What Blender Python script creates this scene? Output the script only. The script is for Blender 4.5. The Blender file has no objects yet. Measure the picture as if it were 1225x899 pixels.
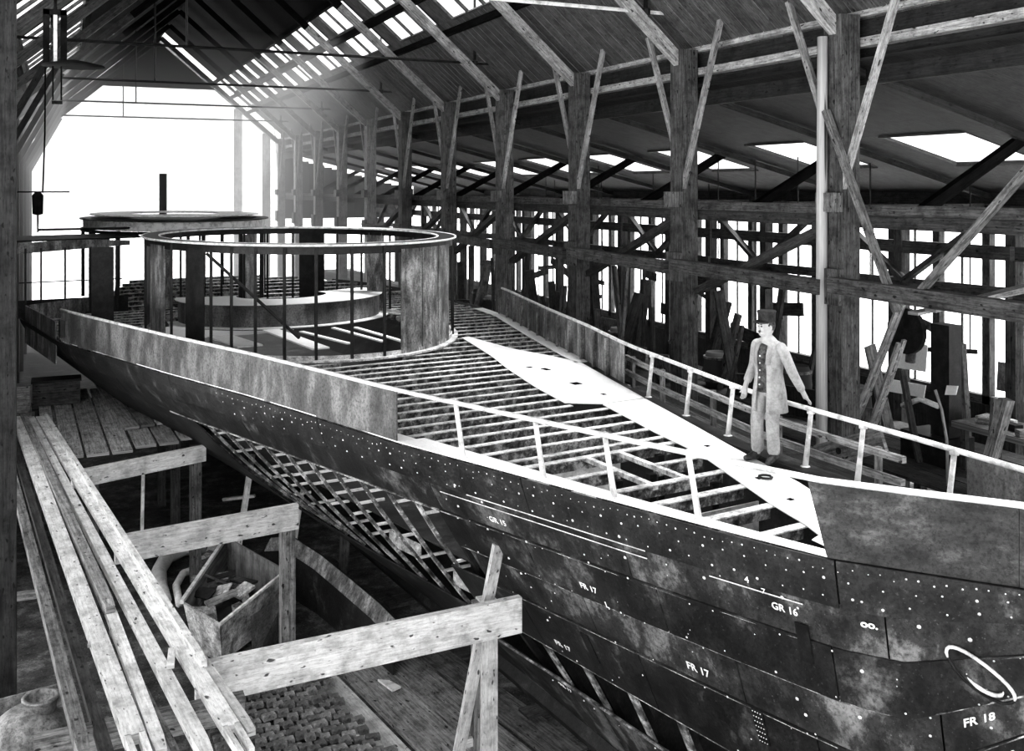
import bpy, bmesh, math, random
from mathutils import Vector, Matrix

random.seed(7)
scene = bpy.context.scene
NTH = ('first second third fourth fifth sixth seventh eighth ninth tenth eleventh twelfth thirteenth fourteenth fifteenth sixteenth seventeenth eighteenth nineteenth twentieth').split()
COL = scene.collection

# ------------------------------------------------------------------ camera, sky, exposure
YAW = math.atan(542 / 1180)
SA, CA = math.sin(YAW), math.cos(YAW)
EYE = Vector((0, 0, 7.5))
cam_data = bpy.data.cameras.new('camera')
cam = bpy.data.objects.new('camera', cam_data)
COL.objects.link(cam)
cam.location = EYE
cam.rotation_euler = (math.pi / 2, 0, -YAW)
cam_data.sensor_width = 36
cam_data.lens = 36 * 1180 / 1225
cam_data.shift_y = (225 - 449.5) / 1225
cam_data.clip_end = 500
scene.camera = cam

world = bpy.data.worlds.new('overcast')
scene.world = world
world.use_nodes = True
bg = world.node_tree.nodes['Background']
bg.inputs[0].default_value = (1, 1, 1, 1)
bg.inputs[1].default_value = 1.0

sun_data = bpy.data.lights.new('veiled_sun', 'SUN')
sun_data.energy = 8.0
sun_data.angle = math.radians(20)
sun = bpy.data.objects.new('veiled_sun', sun_data)
COL.objects.link(sun)
sun.rotation_euler = (math.radians(5), math.radians(18), 0)

vs = scene.view_settings
vs.view_transform = 'Standard'
vs.look = 'None'
vs.gamma = 1
vs.exposure = 1.55
vs.use_curve_mapping = False

# ------------------------------------------------------------------ materials
def g(v):
    return (v, v, v, 1)

def newmat(name):
    m = bpy.data.materials.new(name)
    m.use_nodes = True
    nt = m.node_tree
    return m, nt, nt.nodes['Principled BSDF']

def N(nt, t, **kw):
    n = nt.nodes.new(t)
    for k, v in kw.items():
        setattr(n, k, v)
    return n

def noise(nt, vec, scale, detail=6, rough=.6):
    n = N(nt, 'ShaderNodeTexNoise')
    n.inputs['Scale'].default_value = scale
    n.inputs['Detail'].default_value = detail
    n.inputs['Roughness'].default_value = rough
    if vec is not None:
        nt.links.new(vec, n.inputs['Vector'])
    return n.outputs['Fac']

def ramp(nt, fac, stops):
    r = N(nt, 'ShaderNodeValToRGB')
    e = r.color_ramp.elements
    e[0].position, e[0].color = stops[0][0], g(stops[0][1])
    e[1].position, e[1].color = stops[-1][0], g(stops[-1][1])
    for p, c in stops[1:-1]:
        x = e.new(p)
        x.color = g(c)
    nt.links.new(fac, r.inputs[0])
    return r.outputs[0]

def mix(nt, a, b, mode='MULTIPLY', f=1.0):
    m = N(nt, 'ShaderNodeMix', data_type='RGBA', blend_type=mode)
    m.inputs[0].default_value = f
    nt.links.new(a, m.inputs[6])
    nt.links.new(b, m.inputs[7])
    return m.outputs[2]

def vary(nt, amount):
    oi = N(nt, 'ShaderNodeObjectInfo')
    return ramp(nt, oi.outputs['Random'], [(0, 1 - amount), (1, 1.0)])

def wood(name, lo, hi, stain=.35, rough=.75, spec=.15, fine=.35):
    """sawn timber: grain along the piece (UV), blotches, dark knots and nail stains"""
    m, nt, b = newmat(name)
    uv = N(nt, 'ShaderNodeUVMap').outputs[0]
    mp = N(nt, 'ShaderNodeMapping')
    mp.inputs['Scale'].default_value = (1.3, 26, 1)
    nt.links.new(uv, mp.inputs[0])
    gr = noise(nt, mp.outputs[0], 1.0, 7, .65)
    c = ramp(nt, gr, [(.32, lo), (.62, hi)])
    bl = ramp(nt, noise(nt, uv, 3.2, 5, .7), [(.36, stain), (.56, 1.0)])
    c = mix(nt, c, bl)
    mp2 = N(nt, 'ShaderNodeMapping')
    mp2.inputs['Scale'].default_value = (4.5, 9, 1)
    nt.links.new(uv, mp2.inputs[0])
    kn = ramp(nt, noise(nt, mp2.outputs[0], 1.7, 2, .4), [(.29, .10), (.34, 1.0)])
    c = mix(nt, c, kn)
    mp3 = N(nt, 'ShaderNodeMapping')
    mp3.inputs['Scale'].default_value = (7, 42, 1)
    nt.links.new(uv, mp3.inputs[0])
    c = mix(nt, c, ramp(nt, noise(nt, mp3.outputs[0], 1.0, 4, .75), [(.34, fine), (.50, 1.0)]))
    c = mix(nt, c, vary(nt, .35))
    nt.links.new(c, b.inputs['Base Color'])
    b.inputs['Roughness'].default_value = rough
    b.inputs['Specular IOR Level'].default_value = spec
    bp = N(nt, 'ShaderNodeBump')
    bp.inputs['Strength'].default_value = .35
    bp.inputs['Distance'].default_value = .02
    nt.links.new(gr, bp.inputs['Height'])
    nt.links.new(bp.outputs[0], b.inputs['Normal'])
    return m

def mottled(name, stops, scale=2.5, rough=.6, metal=0.0, speck=0.0, bump=.25, streak=(1, 1, 1), var=.2, detail=8, spec=.2, fine=.6):
    """rusted plate, earth, old paint: noise blotches, optional pale specks"""
    m, nt, b = newmat(name)
    oc = N(nt, 'ShaderNodeTexCoord').outputs['Object']
    mp = N(nt, 'ShaderNodeMapping')
    mp.inputs['Scale'].default_value = streak
    nt.links.new(oc, mp.inputs[0])
    n1 = noise(nt, mp.outputs[0], scale, detail, .68)
    c = ramp(nt, n1, stops)
    if speck:
        sp = ramp(nt, noise(nt, oc, 34, 2, .5), [(.66, 0.0), (.72, speck)])
        c = mix(nt, c, sp, 'ADD')
    if fine:
        c = mix(nt, c, ramp(nt, noise(nt, oc, 26, 4, .75), [(.36, 1 - fine), (.54, 1.0)]))
    if var:
        c = mix(nt, c, vary(nt, var))
    nt.links.new(c, b.inputs['Base Color'])
    b.inputs['Roughness'].default_value = rough
    b.inputs['Specular IOR Level'].default_value = spec
    b.inputs['Metallic'].default_value = metal
    bp = N(nt, 'ShaderNodeBump')
    bp.inputs['Strength'].default_value = bump
    bp.inputs['Distance'].default_value = .03
    nt.links.new(n1, bp.inputs['Height'])
    nt.links.new(bp.outputs[0], b.inputs['Normal'])
    return m

M = {}
M['pale_wood'] = wood('pale_sawn_wood', .60, .92, .55, fine=.62)
M['grey_wood'] = wood('weathered_grey_wood', .07, .32, .35)
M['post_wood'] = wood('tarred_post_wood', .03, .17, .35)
M['dark_wood'] = wood('dark_old_wood', .02, .09, .4)
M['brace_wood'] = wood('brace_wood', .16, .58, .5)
M['roof_wood'] = wood('roof_boarding', .035, .12, .45)
M['sooty_wood'] = wood('sooty_boarding', .010, .035, .4)  # very dark boarding
M['soot'] = wood('soot_black_boarding', .002, .009, .5, .95, .02)  # near-black boarding, the darkest wood tone
M['soot_iron'] = mottled('soot_black_iron', [(.4, .002), (.65, .008)], 6, .9, 0, 0, .1, (1, 1, 1), 0, 8, .03)  # near-black iron with hardly any gloss
M['hull'] = mottled('hull_plate_steel', [(.40, .008), (.55, .02), (.62, .07), (.72, .20)], 2.1, .5, 0, .03, .35, (1, 1, .8), .35)
M['hull_pale'] = mottled('scaled_hull_plate', [(.40, .010), (.52, .04), (.58, .16), (.70, .32)], 1.5, .6, 0, .05, .4, (1, 1, .7), .45)  # hull steel with larger pale patches
M['sheer'] = mottled('sheer_strake_steel', [(.40, .012), (.58, .03), (.68, .12)], 2.6, .5, 0, .04, .3)
M['bottom'] = mottled('bottom_plate_steel', [(.40, .008), (.58, .02), (.70, .07)], 2.2, .6, 0, .02, .3)
M['bulwark'] = mottled('bulwark_plate_steel', [(.30, .03), (.48, .09), (.64, .25)], 2.2, .55, 0, 0, .2, (1, 1, .45), .15)
M['bow_plate'] = mottled('bow_bulwark_steel', [(.34, .015), (.52, .045), (.70, .16)], 3.2, .5, 0, .02, .25, (.7, .7, 1.6), .1)
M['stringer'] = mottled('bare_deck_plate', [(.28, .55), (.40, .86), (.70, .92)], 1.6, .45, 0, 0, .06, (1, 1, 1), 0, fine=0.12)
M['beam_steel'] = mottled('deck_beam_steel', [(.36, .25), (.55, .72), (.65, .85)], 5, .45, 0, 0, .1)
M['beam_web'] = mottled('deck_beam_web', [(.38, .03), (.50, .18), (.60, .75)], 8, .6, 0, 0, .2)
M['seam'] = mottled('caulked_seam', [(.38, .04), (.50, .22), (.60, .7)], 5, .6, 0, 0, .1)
M['frame_steel'] = mottled('frame_steel', [(.40, .03), (.52, .20), (.62, .70)], 5, .55, 0, 0, .2)
M['rail'] = mottled('rail_steel', [(.35, .35), (.55, .8)], 6, .4, 0, 0, .05, (1, 1, 1), 0, fine=0)
M['house'] = mottled('house_plate', [(.36, .04), (.50, .16), (.64, .42)], 3.5, .55, 0, 0, .2, (1.4, 1.4, .5))
M['iron'] = mottled('black_iron', [(.4, .004), (.65, .018)], 6, .5, 0, 0, .1)
M['rivet'] = mottled('bright_rivet', [(.4, .5), (.6, .85)], 9, .4, 0, 0, .02, (1, 1, 1), 0, fine=0)
M['chalk'] = mottled('white_paint_mark', [(.3, .75), (.6, .92)], 9, .9, 0, 0, .02, (1, 1, 1), 0, fine=0)
M['ground'] = mottled('trodden_earth', [(.34, .012), (.52, .05), (.66, .16)], 2.2, .9, 0, .12, .6, (1, 1, 1), 0)
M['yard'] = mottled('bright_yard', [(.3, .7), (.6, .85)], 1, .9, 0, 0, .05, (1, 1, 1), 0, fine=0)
M['sett'] = mottled('stone_sett', [(.34, .06), (.52, .22), (.66, .55)], 5, .8, 0, 0, .3, (1, 1, 1), .6)
M['scrap'] = mottled('scrap_plate', [(.36, .12), (.50, .45), (.62, .85)], 4, .6, 0, 0, .3)
M['zinc'] = mottled('dull_zinc', [(.34, .06), (.5, .2), (.66, .45)], 3, .4, .3, 0, .15)
M['rope'] = mottled('bleached_rope', [(.3, .6), (.6, .92)], 8, .8, fine=.1)
M['cloth_pale'] = mottled('pale_jacket_cloth', [(.34, .20), (.50, .34), (.64, .46)], 4, .9, 0, 0, .5, (1, 1, .6), 0, fine=.25)
M['cloth_trouser'] = mottled('pale_trouser_cloth', [(.34, .24), (.50, .38), (.64, .5)], 4, .9, 0, 0, .5, (1, 1, .6), 0, fine=.25)
M['cloth_dark'] = mottled('dark_waistcoat_cloth', [(.4, .02), (.6, .10)], 12, .9, 0, 0, .3, (1, 1, 1), 0)
M['felt'] = mottled('black_cap_cloth', [(.4, .008), (.6, .03)], 10, .8, 0, 0, .1, (1, 1, 1), 0)
M['skin'] = mottled('skin', [(.3, .32), (.6, .45)], 12, .55, 0, 0, .05, (1, 1, 1), 0, fine=0)
M['hair'] = mottled('dark_hair', [(.4, .02), (.6, .08)], 30, .7, 0, 0, .2, (1, 1, 1), 0)
M['leather'] = mottled('boot_leather', [(.4, .015), (.6, .06)], 12, .45, 0, 0, .1, (1, 1, 1), 0)

def glass_mat():
    m, nt, b = newmat('dusty_window_glass')
    tr = N(nt, 'ShaderNodeBsdfTransparent')
    tr.inputs[0].default_value = (.93, .93, .93, 1)
    gl = N(nt, 'ShaderNodeBsdfGlossy')
    gl.inputs['Roughness'].default_value = .15
    mx = N(nt, 'ShaderNodeMixShader')
    mx.inputs[0].default_value = .06
    nt.links.new(tr.outputs[0], mx.inputs[1])
    nt.links.new(gl.outputs[0], mx.inputs[2])
    nt.links.new(mx.outputs[0], nt.nodes['Material Output'].inputs[0])
    nt.nodes.remove(b)
    return m
M['glass'] = glass_mat()

def haze_mat(density):
    m = bpy.data.materials.new('daylit_haze')
    m.use_nodes = True
    nt = m.node_tree
    nt.nodes.remove(nt.nodes['Principled BSDF'])
    v = N(nt, 'ShaderNodeVolumeScatter')
    v.inputs['Color'].default_value = (1, 1, 1, 1)
    v.inputs['Density'].default_value = density
    v.inputs['Anisotropy'].default_value = 0
    nt.links.new(v.outputs[0], nt.nodes['Material Output'].inputs['Volume'])
    return m
M['haze'] = haze_mat(.032)

# ------------------------------------------------------------------ mesh helpers
WL = {}          # world location of every object that can be a parent

class MB:
    def __init__(s):
        s.v, s.f, s.uv = [], [], []
    def face(s, idx, uvs=None):
        s.f.append(tuple(idx))
        s.uv.extend(uvs if uvs else [(0, 0)] * len(idx))
    def beam(s, p0, p1, w, h, up=(0, 0, 1), ends=None):
        """box from p0 to p1; w sideways, h along up; UV runs along the piece"""
        p0, p1 = Vector(p0), Vector(p1)
        d = (p1 - p0)
        L = d.length
        d = d.normalized()
        up = Vector(up)
        side = d.cross(up)
        if side.length < 1e-4:
            side = d.cross(Vector((1, 0, 0)))
        side.normalize()
        upn = side.cross(d).normalized()
        b = len(s.v)
        ws = ends or (1, 1)
        for p, k in ((p0, ws[0]), (p1, ws[1])):
            for a, c in ((-1, -1), (1, -1), (1, 1), (-1, 1)):
                s.v.append(p + side * (a * w / 2 * k) + upn * (c * h / 2 * k))
        ou, ov = random.uniform(0, 40), random.uniform(0, 40)
        dims = (w, h, w, h)
        acc = 0
        for k in range(4):
            k2 = (k + 1) % 4
            s.face((b + k, b + 4 + k, b + 4 + k2, b + k2),
                   [(ou, ov + acc), (ou + L, ov + acc), (ou + L, ov + acc + dims[k]), (ou, ov + acc + dims[k])])
            acc += dims[k] + .37
        for e, q in ((0, (0, 1, 2, 3)), (4, (3, 2, 1, 0))):
            s.face([b + e + k for k in q], [(ou, ov), (ou + .02, ov), (ou + .02, ov + h), (ou, ov + h)])
        return s
    def box(s, c, size, rz=0):
        c = Vector(c)
        dx = Vector((math.cos(rz), math.sin(rz), 0)) * size[0] / 2
        dy = Vector((-math.sin(rz), math.cos(rz), 0))
        return s.beam(c - dx, c + dx, size[1], size[2])
    def tube(s, pts, r, n=6, closed=False):
        pts = [Vector(p) for p in pts]
        rr = r if isinstance(r, (list, tuple)) else [r] * len(pts)
        b = len(s.v)
        m = len(pts)
        ref = None
        for i, p in enumerate(pts):
            if closed:
                t = pts[(i + 1) % m] - pts[i - 1]
            else:
                t = pts[min(i + 1, m - 1)] - pts[max(i - 1, 0)]
            t.normalize()
            if ref is None:
                ref = Vector((0, 0, 1)) if abs(t.z) < .9 else Vector((1, 0, 0))
            a = t.cross(ref).normalized()
            c = a.cross(t).normalized()
            ref = c
            for k in range(n):
                th = 2 * math.pi * k / n
                s.v.append(p + (a * math.cos(th) + c * math.sin(th)) * rr[i])
        for i in range(m if closed else m - 1):
            j = (i + 1) % m
            for k in range(n):
                k2 = (k + 1) % n
                s.face((b + i * n + k, b + i * n + k2, b + j * n + k2, b + j * n + k),
                       [(i * .2, k * .05), (i * .2, k * .05 + .05), (i * .2 + .2, k * .05 + .05), (i * .2 + .2, k * .05)])
        if not closed:
            s.face([b + k for k in range(n)][::-1])
            s.face([b + (m - 1) * n + k for k in range(n)])
        return s
    def lathe(s, prof, c, n=20, axis=None):
        c = Vector(c)
        ax3 = Vector(axis).normalized() if axis else Vector((0, 0, 1))
        e1 = ax3.orthogonal().normalized()
        e2 = ax3.cross(e1)
        b = len(s.v)
        for r, z in prof:
            for k in range(n):
                th = 2 * math.pi * k / n
                s.v.append(c + ax3 * z + (e1 * math.cos(th) + e2 * math.sin(th)) * r)
        for i in range(len(prof) - 1):
            for k in range(n):
                k2 = (k + 1) % n
                s.face((b + i * n + k, b + i * n + k2, b + (i + 1) * n + k2, b + (i + 1) * n + k))
        s.face([b + k for k in range(n)][::-1])
        s.face([b + (len(prof) - 1) * n + k for k in range(n)])
        return s
    def prism(s, poly, z0, z1):
        """plan polygon (counter-clockwise) given thickness"""
        b = len(s.v)
        n = len(poly)
        for z in (z0, z1):
            for p in poly:
                s.v.append(Vector((p[0], p[1], z)))
        s.face([b + k for k in range(n)][::-1], [(p[0], p[1]) for p in poly][::-1])
        s.face([b + n + k for k in range(n)], [(p[0], p[1]) for p in poly])
        for k in range(n):
            k2 = (k + 1) % n
            s.face((b + k, b + k2, b + n + k2, b + n + k))
        return s
    def slab(s, P, off):
        """grid of points P[i][j] thickened by the vectors off[i][j] (or one Vector)"""
        b = len(s.v)
        m, n = len(P), len(P[0])
        for lay in (0, 1):
            for i in range(m):
                for j in range(n):
                    o = off if isinstance(off, Vector) else off[i][j]
                    s.v.append(Vector(P[i][j]) + o * lay)
        q = lambda l, i, j: b + l * m * n + i * n + j
        def uvq(i, j):
            return [(i * .3, j * .3), (i * .3 + .3, j * .3), (i * .3 + .3, j * .3 + .3), (i * .3, j * .3 + .3)]
        for i in range(m - 1):
            for j in range(n - 1):
                s.face((q(0, i, j), q(0, i, j + 1), q(0, i + 1, j + 1), q(0, i + 1, j)), uvq(i, j))
                s.face((q(1, i, j), q(1, i + 1, j), q(1, i + 1, j + 1), q(1, i, j + 1)), uvq(i, j))
        for i in range(m - 1):
            s.face((q(0, i, 0), q(0, i + 1, 0), q(1, i + 1, 0), q(1, i, 0)))
            s.face((q(0, i, n - 1), q(1, i, n - 1), q(1, i + 1, n - 1), q(0, i + 1, n - 1)))
        for j in range(n - 1):
            s.face((q(0, 0, j), q(1, 0, j), q(1, 0, j + 1), q(0, 0, j + 1)))
            s.face((q(0, m - 1, j), q(0, m - 1, j + 1), q(1, m - 1, j + 1), q(1, m - 1, j)))
        return s
    def knob(s, c, nrm, r):
        """rivet head"""
        c, nrm = Vector(c), Vector(nrm).normalized()
        e1 = nrm.orthogonal().normalized()
        e2 = nrm.cross(e1)
        b = len(s.v)
        for k in range(6):
            th = k * math.pi / 3
            s.v.append(c + (e1 * math.cos(th) + e2 * math.sin(th)) * r)
        s.v.append(c + nrm * r * .8)
        for k in range(6):
            s.face((b + k, b + (k + 1) % 6, b + 6))
        return s
    def build(s, name, mat, parent=None, smooth=False, loc=None, recalc=True):
        if parent is not None:
            o0 = WL[parent.name]
        elif loc is not None:
            o0 = Vector(loc)
        else:
            n = len(s.v)
            o0 = Vector((sum(p.x for p in s.v) / n, sum(p.y for p in s.v) / n, min(p.z for p in s.v)))
        me = bpy.data.meshes.new(name)
        me.from_pydata([tuple(p - o0) for p in s.v], [], s.f)
        lay = me.uv_layers.new(name='UVMap')
        lay.data.foreach_set('uv', [x for q in s.uv for x in q])
        if recalc:
            bm = bmesh.new()
            bm.from_mesh(me)
            bmesh.ops.recalc_face_normals(bm, faces=bm.faces)
            bm.to_mesh(me)
            bm.free()
        if smooth:
            me.polygons.foreach_set('use_smooth', [True] * len(me.polygons))
        me.materials.append(M[mat] if isinstance(mat, str) else mat)
        o = bpy.data.objects.new(name, me)
        COL.objects.link(o)
        if parent is not None:
            o.parent = parent
        else:
            o.location = o0
        WL[o.name] = o0
        return o

def tag(o, label, cat, group=None, kind=None):
    if label:
        o['label'] = label
    if cat:
        o['category'] = cat
    if group:
        o['group'] = group
    if kind:
        o['kind'] = kind
    return o

def thing(name, label, cat, loc=(0, 0, 0), group=None, kind=None):
    o = bpy.data.objects.new(name, None)
    COL.objects.link(o)
    o.location = loc
    WL[o.name] = Vector(loc)
    return tag(o, label, cat, group, kind)

def part_empty(name, parent, label=None):
    o = bpy.data.objects.new(name, None)
    COL.objects.link(o)
    o.parent = parent
    WL[o.name] = WL[parent.name]
    if label:
        o['label'] = label
    return o

def beamobj(name, p0, p1, w, h, mat, parent=None, up=(0, 0, 1), **kw):
    return MB().beam(p0, p1, w, h, up).build(name, mat, parent, **kw)

def clone(o, parent, loc):
    c = o.copy()
    COL.objects.link(c)
    c.parent = parent
    c.location = loc
    return c

ORD = ['nearest', 'second', 'third', 'fourth', 'fifth', 'sixth', 'seventh', 'eighth', 'ninth', 'tenth', 'eleventh', 'twelfth']
XC = 12.0                      # right-hand column row
XL = -1.5                      # left-hand column row
Y0, BAY = 12.8, 4.62
ROWY = [Y0 + BAY * k for k in range(11)]
YEND = 61.5
RIDGE = (5.25, 16.5)
def roofz(x):
    return RIDGE[1] - .858 * abs(x - RIDGE[0])

# ================================================================== SETTING
fl = tag(MB().prism([(-9, -8), (21.2, -8), (21.2, YEND), (-9, YEND)], -.2, 0).build('floor', 'ground', loc=(0, 0, -.2)),
         'dark trodden earth floor of the building shed', 'floor', kind='structure')
yd = MB()
yd.prism([(21.2, -60), (160, -60), (160, 200), (21.2, 200)], -.4, -.12)
yd.prism([(-160, YEND), (21.2, YEND), (21.2, 200), (-160, 200)], -.4, -.12)
yd.prism([(-160, -60), (-9, -60), (-9, YEND), (-160, YEND)], -.4, -.12)
yd.prism([(-9, -60), (21.2, -60), (21.2, -8), (-9, -8)], -.4, -.12)
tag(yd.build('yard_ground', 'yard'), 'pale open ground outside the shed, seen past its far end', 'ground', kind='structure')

# stone setts by the near trestle, each a piece of the floor
def sett_mesh(w, d):
    mb = MB()
    P = [(-w / 2, -d / 2), (w / 2, -d / 2), (w / 2, d / 2), (-w / 2, d / 2)]
    b = len(mb.v)
    for z, k in ((0, 1), (.055, 1), (.068, .9)):
        for p in P:
            mb.v.append(Vector((p[0] * k, p[1] * k, z)))
    for l in range(2):
        for k in range(4):
            k2 = (k + 1) % 4
            mb.face((b + l * 4 + k, b + l * 4 + k2, b + l * 4 + 4 + k2, b + l * 4 + 4 + k))
    mb.face([b + 8 + k for k in range(4)])
    return mb
protos = [sett_mesh(.17, .12).build('sett', 'sett', fl), sett_mesh(.19, .115).build('sett', 'sett', fl), sett_mesh(.15, .12).build('sett', 'sett', fl)]
cnt = 0
row = 0
y = 12.3
while y < 15.6:
    x = 1.95 + (row % 2) * .09
    xmax = 3.15 + (12.45 - y) * -.02 + max(0, (13.4 - y)) * .25
    while x < xmax + .5:
        pr = protos[cnt % 3]
        loc = (x + random.uniform(-.01, .01), y, .2 + random.uniform(-.02, .015))
        if cnt < 3:
            o = pr
            o.location = loc
        elif cnt < 280:
            o = clone(pr, fl, loc)
        else:
            break
        o.rotation_euler.z = random.uniform(-.16, .16)
        o.scale = (random.uniform(.8, 1.02), random.uniform(.85, 1.05), random.uniform(.7, 1.05))
        cnt += 1
        x += .195
    row += 1
    y += .129

# ---- roof of the nave: boards, skylights
ceil = thing('ceiling', 'steep boarded roof with long skylights over the ship', 'roof', (RIDGE[0], 0, RIDGE[1]), kind='structure')
YS = [Y0 + BAY * k for k in range(-5, 11)]
SKYS = {1: [(3.2, 4.0), (4.12, 4.9)], -1: [(4.6, 5.3), (5.42, 6.15)]}       # distance from the ridge, in plan: two rows of lights a side
EAVE = 7.15
def rpt(side, dx, yy, lift=0):
    return Vector((RIDGE[0] + side * dx, yy, RIDGE[1] - .858 * dx + lift))
def roof_panel(side, d0, d1, ya, yb, name, mat, par):
    n = Vector((side * .651, 0, .759)) * .05
    mb = MB()
    a, b_ = rpt(side, d0, 0), rpt(side, d1, 0)
    c0 = (a + b_) / 2
    L = (b_ - a).length
    mb.beam(rpt(side, d0, (ya + yb) / 2), rpt(side, d1, (ya + yb) / 2), yb - ya, .05, up=n)
    return mb.build(name, mat, par)
nb = 0
wn = 0
for side in (1, -1):
    SKY = SKYS[side]
    for k in range(len(YS) - 1):
        ya, yb = YS[k], YS[k + 1]
        # near-black boards by the ridge: four wide boards a bay on the right, near bays
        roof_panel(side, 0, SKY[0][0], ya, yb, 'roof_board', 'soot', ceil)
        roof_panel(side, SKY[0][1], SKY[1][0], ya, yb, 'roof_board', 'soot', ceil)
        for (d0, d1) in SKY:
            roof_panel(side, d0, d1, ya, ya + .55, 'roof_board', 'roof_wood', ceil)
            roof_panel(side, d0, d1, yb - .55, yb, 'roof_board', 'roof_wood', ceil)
        # boards running down to the eaves, one by one where the picture shows them
        nbd = 12 if (side == 1 and 3 <= k <= 10) else 2
        w = (yb - ya) / nbd
        for j in range(nbd):
            roof_panel(side, SKY[1][1], EAVE, ya + j * w + .012, ya + (j + 1) * w - .012, 'roof_board', 'roof_wood', ceil)
    # skylights
    for k in range(len(YS) - 1):
        ya, yb = YS[k] + .55, YS[k + 1] - .55
        for r, (d0, d1) in enumerate(SKY):
            wn += 1
            w = thing('window_%d' % wn, None, None, tuple(rpt(side, (d0 + d1) / 2, (ya + yb) / 2)), kind='structure')
            where = 'upper' if r == 0 else 'lower'
            tag(w, '%s %s roof skylight in the bay %s from the photographer' % (('right' if side == 1 else 'left'), where, ORD[k - 2] if 2 <= k < 14 else ('behind, far' if k < 2 else 'last')),
                'skylight', 'roof skylights', 'structure')
            nrm = Vector((side * .651, 0, .759))
            np_ = 3
            pw = (yb - ya) / np_
            for j in range(np_):
                MB().beam(rpt(side, d0, ya + (j + .5) * pw), rpt(side, d1, ya + (j + .5) * pw), pw - .05, .006, up=nrm).build('pane', 'glass', w)
            fr = MB()
            for j in range(np_ + 1):
                fr.beam(rpt(side, d0, ya + j * pw), rpt(side, d1, ya + j * pw), .07, .09, up=nrm)
            for d in (d0, d1):
                fr.beam(rpt(side, d, ya), rpt(side, d, yb), .07, .09, up=nrm)
            fr.build('window_frame', 'dark_wood', w)
    for d in (SKY[0][0] - .12, (SKY[0][1] + SKY[1][0]) / 2, SKY[1][1] + .15):
        beamobj('purlin', rpt(side, d, YS[0], -.15), rpt(side, d, YEND, -.15), .14, .18, 'soot', ceil)
beamobj('ridge_beam', (RIDGE[0], YS[0], RIDGE[1] - .2), (RIDGE[0], YEND, RIDGE[1] - .2), .2, .3, 'soot', ceil)

# ---- lean-to roof over the right aisle, skylights, outer wall
def lz(x):
    return 9.7 - .25 * (x - 12)
def leanto(x0, x1, ya, yb, name, mat, par):
    MB().beam((x0, (ya + yb) / 2, lz(x0)), (x1, (ya + yb) / 2, lz(x1)), yb - ya, .06).build(name, mat, par)
ce2 = thing('ceiling_aisle', 'low dark lean-to roof over the right-hand aisle', 'roof', (16.5, 30, lz(16.5)), kind='structure')
AY = [Y0 + BAY * k for k in range(-3, 11)]
for k in range(len(AY) - 1):
    ya, yb = AY[k], AY[k + 1]
    s0, s1 = ya + 1.15, ya + 3.35
    for (x0, x1) in ((12.2, 14.2), (14.2, 16.2), (18.55, 21.3)):
        leanto(x0, x1, ya, yb, 'roof_board', 'sooty_wood', ce2)
    leanto(16.2, 18.55, ya, s0, 'roof_board', 'sooty_wood', ce2)
    leanto(16.2, 18.55, s1, yb, 'roof_board', 'sooty_wood', ce2)
    beamobj('rafter', (12.2, ya, lz(12.2) - .14), (21.2, ya, lz(21.2) - .14), .14, .14, 'sooty_wood', ce2)
    wn += 1
    w = thing('window_%d' % wn, 'slanting skylight of the aisle roof, %s from the photographer' % ORD[max(0, k - 2)], 'skylight', (17.4, (s0 + s1) / 2, lz(17.4)), 'aisle skylights', 'structure')
    for j in range(2):
        yy = s0 + (j + .5) * (s1 - s0) / 2
        MB().beam((16.25, yy, lz(16.25)), (18.5, yy, lz(18.5)), (s1 - s0) / 2 - .02, .006).build('pane', 'glass', w)
    fr = MB()
    for yy in (s0, s1):
        fr.beam((16.2, yy, lz(16.2) - .02), (18.55, yy, lz(18.55) - .02), .04, .05)
    for xx in (16.2, 18.55):
        fr.beam((xx, s0, lz(xx) - .02), (xx, s1, lz(xx) - .02), .06, .1)
    fr.build('window_frame', 'dark_wood', w)

wr = thing('wall_right', 'boarded outer wall of the right-hand aisle, pierced by wide openings', 'wall', (21.1, 30, 0), kind='structure')
wy = -1.0
while wy < YEND:
    beamobj('plank', (21.1, wy + .76, 0), (21.1, wy + .76, 2.2), 1.53, .06, 'sooty_wood', wr, up=(1, 0, 0))
    wy += 1.54
beamobj('fascia_board', (21.15, -1, 7.3), (21.15, YEND, 7.3), .06, .6, 'sooty_wood', wr)
for z in (2.2, 6.95):
    beamobj('sill_beam' if z < 3 else 'lintel_beam', (21.1, -1, z), (21.1, YEND, z), .2, .22, 'dark_wood', wr)
for k in range(len(AY) - 1):
    for j in range(3):
        yy = AY[k] + j * BAY / 3
        beamobj('post', (21.1, yy, 2.1), (21.1, yy, 7.1), .22, .2, 'dark_wood', wr)
    ya, yb = AY[k], AY[k] + BAY
    if k >= 2:
        wn += 1
        w = thing('window_%d' % wn, 'tall glazed opening of the aisle wall, bay %s from the photographer' % ORD[k - 2], 'window', (21.1, ya + BAY / 2, 2.8), 'aisle wall windows', 'structure')
        for j in range(3):
            yy = ya + (j + .5) * BAY / 3
            MB().beam((21.12, yy, 2.3), (21.12, yy, 6.85), BAY / 3 - .22, .006, up=(1, 0, 0)).build('pane', 'glass', w)
        fr = MB()
        for z in (4.4,):
            fr.beam((21.08, ya, z), (21.08, yb, z), .05, .07)
        for j in range(3):
            yy = ya + (j + .5) * BAY / 3
            fr.beam((21.08, yy, 2.3), (21.08, yy, 6.9), .05, .05, up=(1, 0, 0))
        fr.build('window_frame', 'dark_wood', w)

we = thing('wall_aisle_end', 'dark boarded end wall high up in the right-hand aisle', 'wall', (16.5, YEND, 5.6), kind='structure')
for i in range(18):
    x = 12.5 + i * .49
    beamobj('plank', (x, YEND - .1, 5.6), (x, YEND - .1, lz(x) - .05), .48, .05, 'sooty_wood', we, up=(0, 1, 0))
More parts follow.
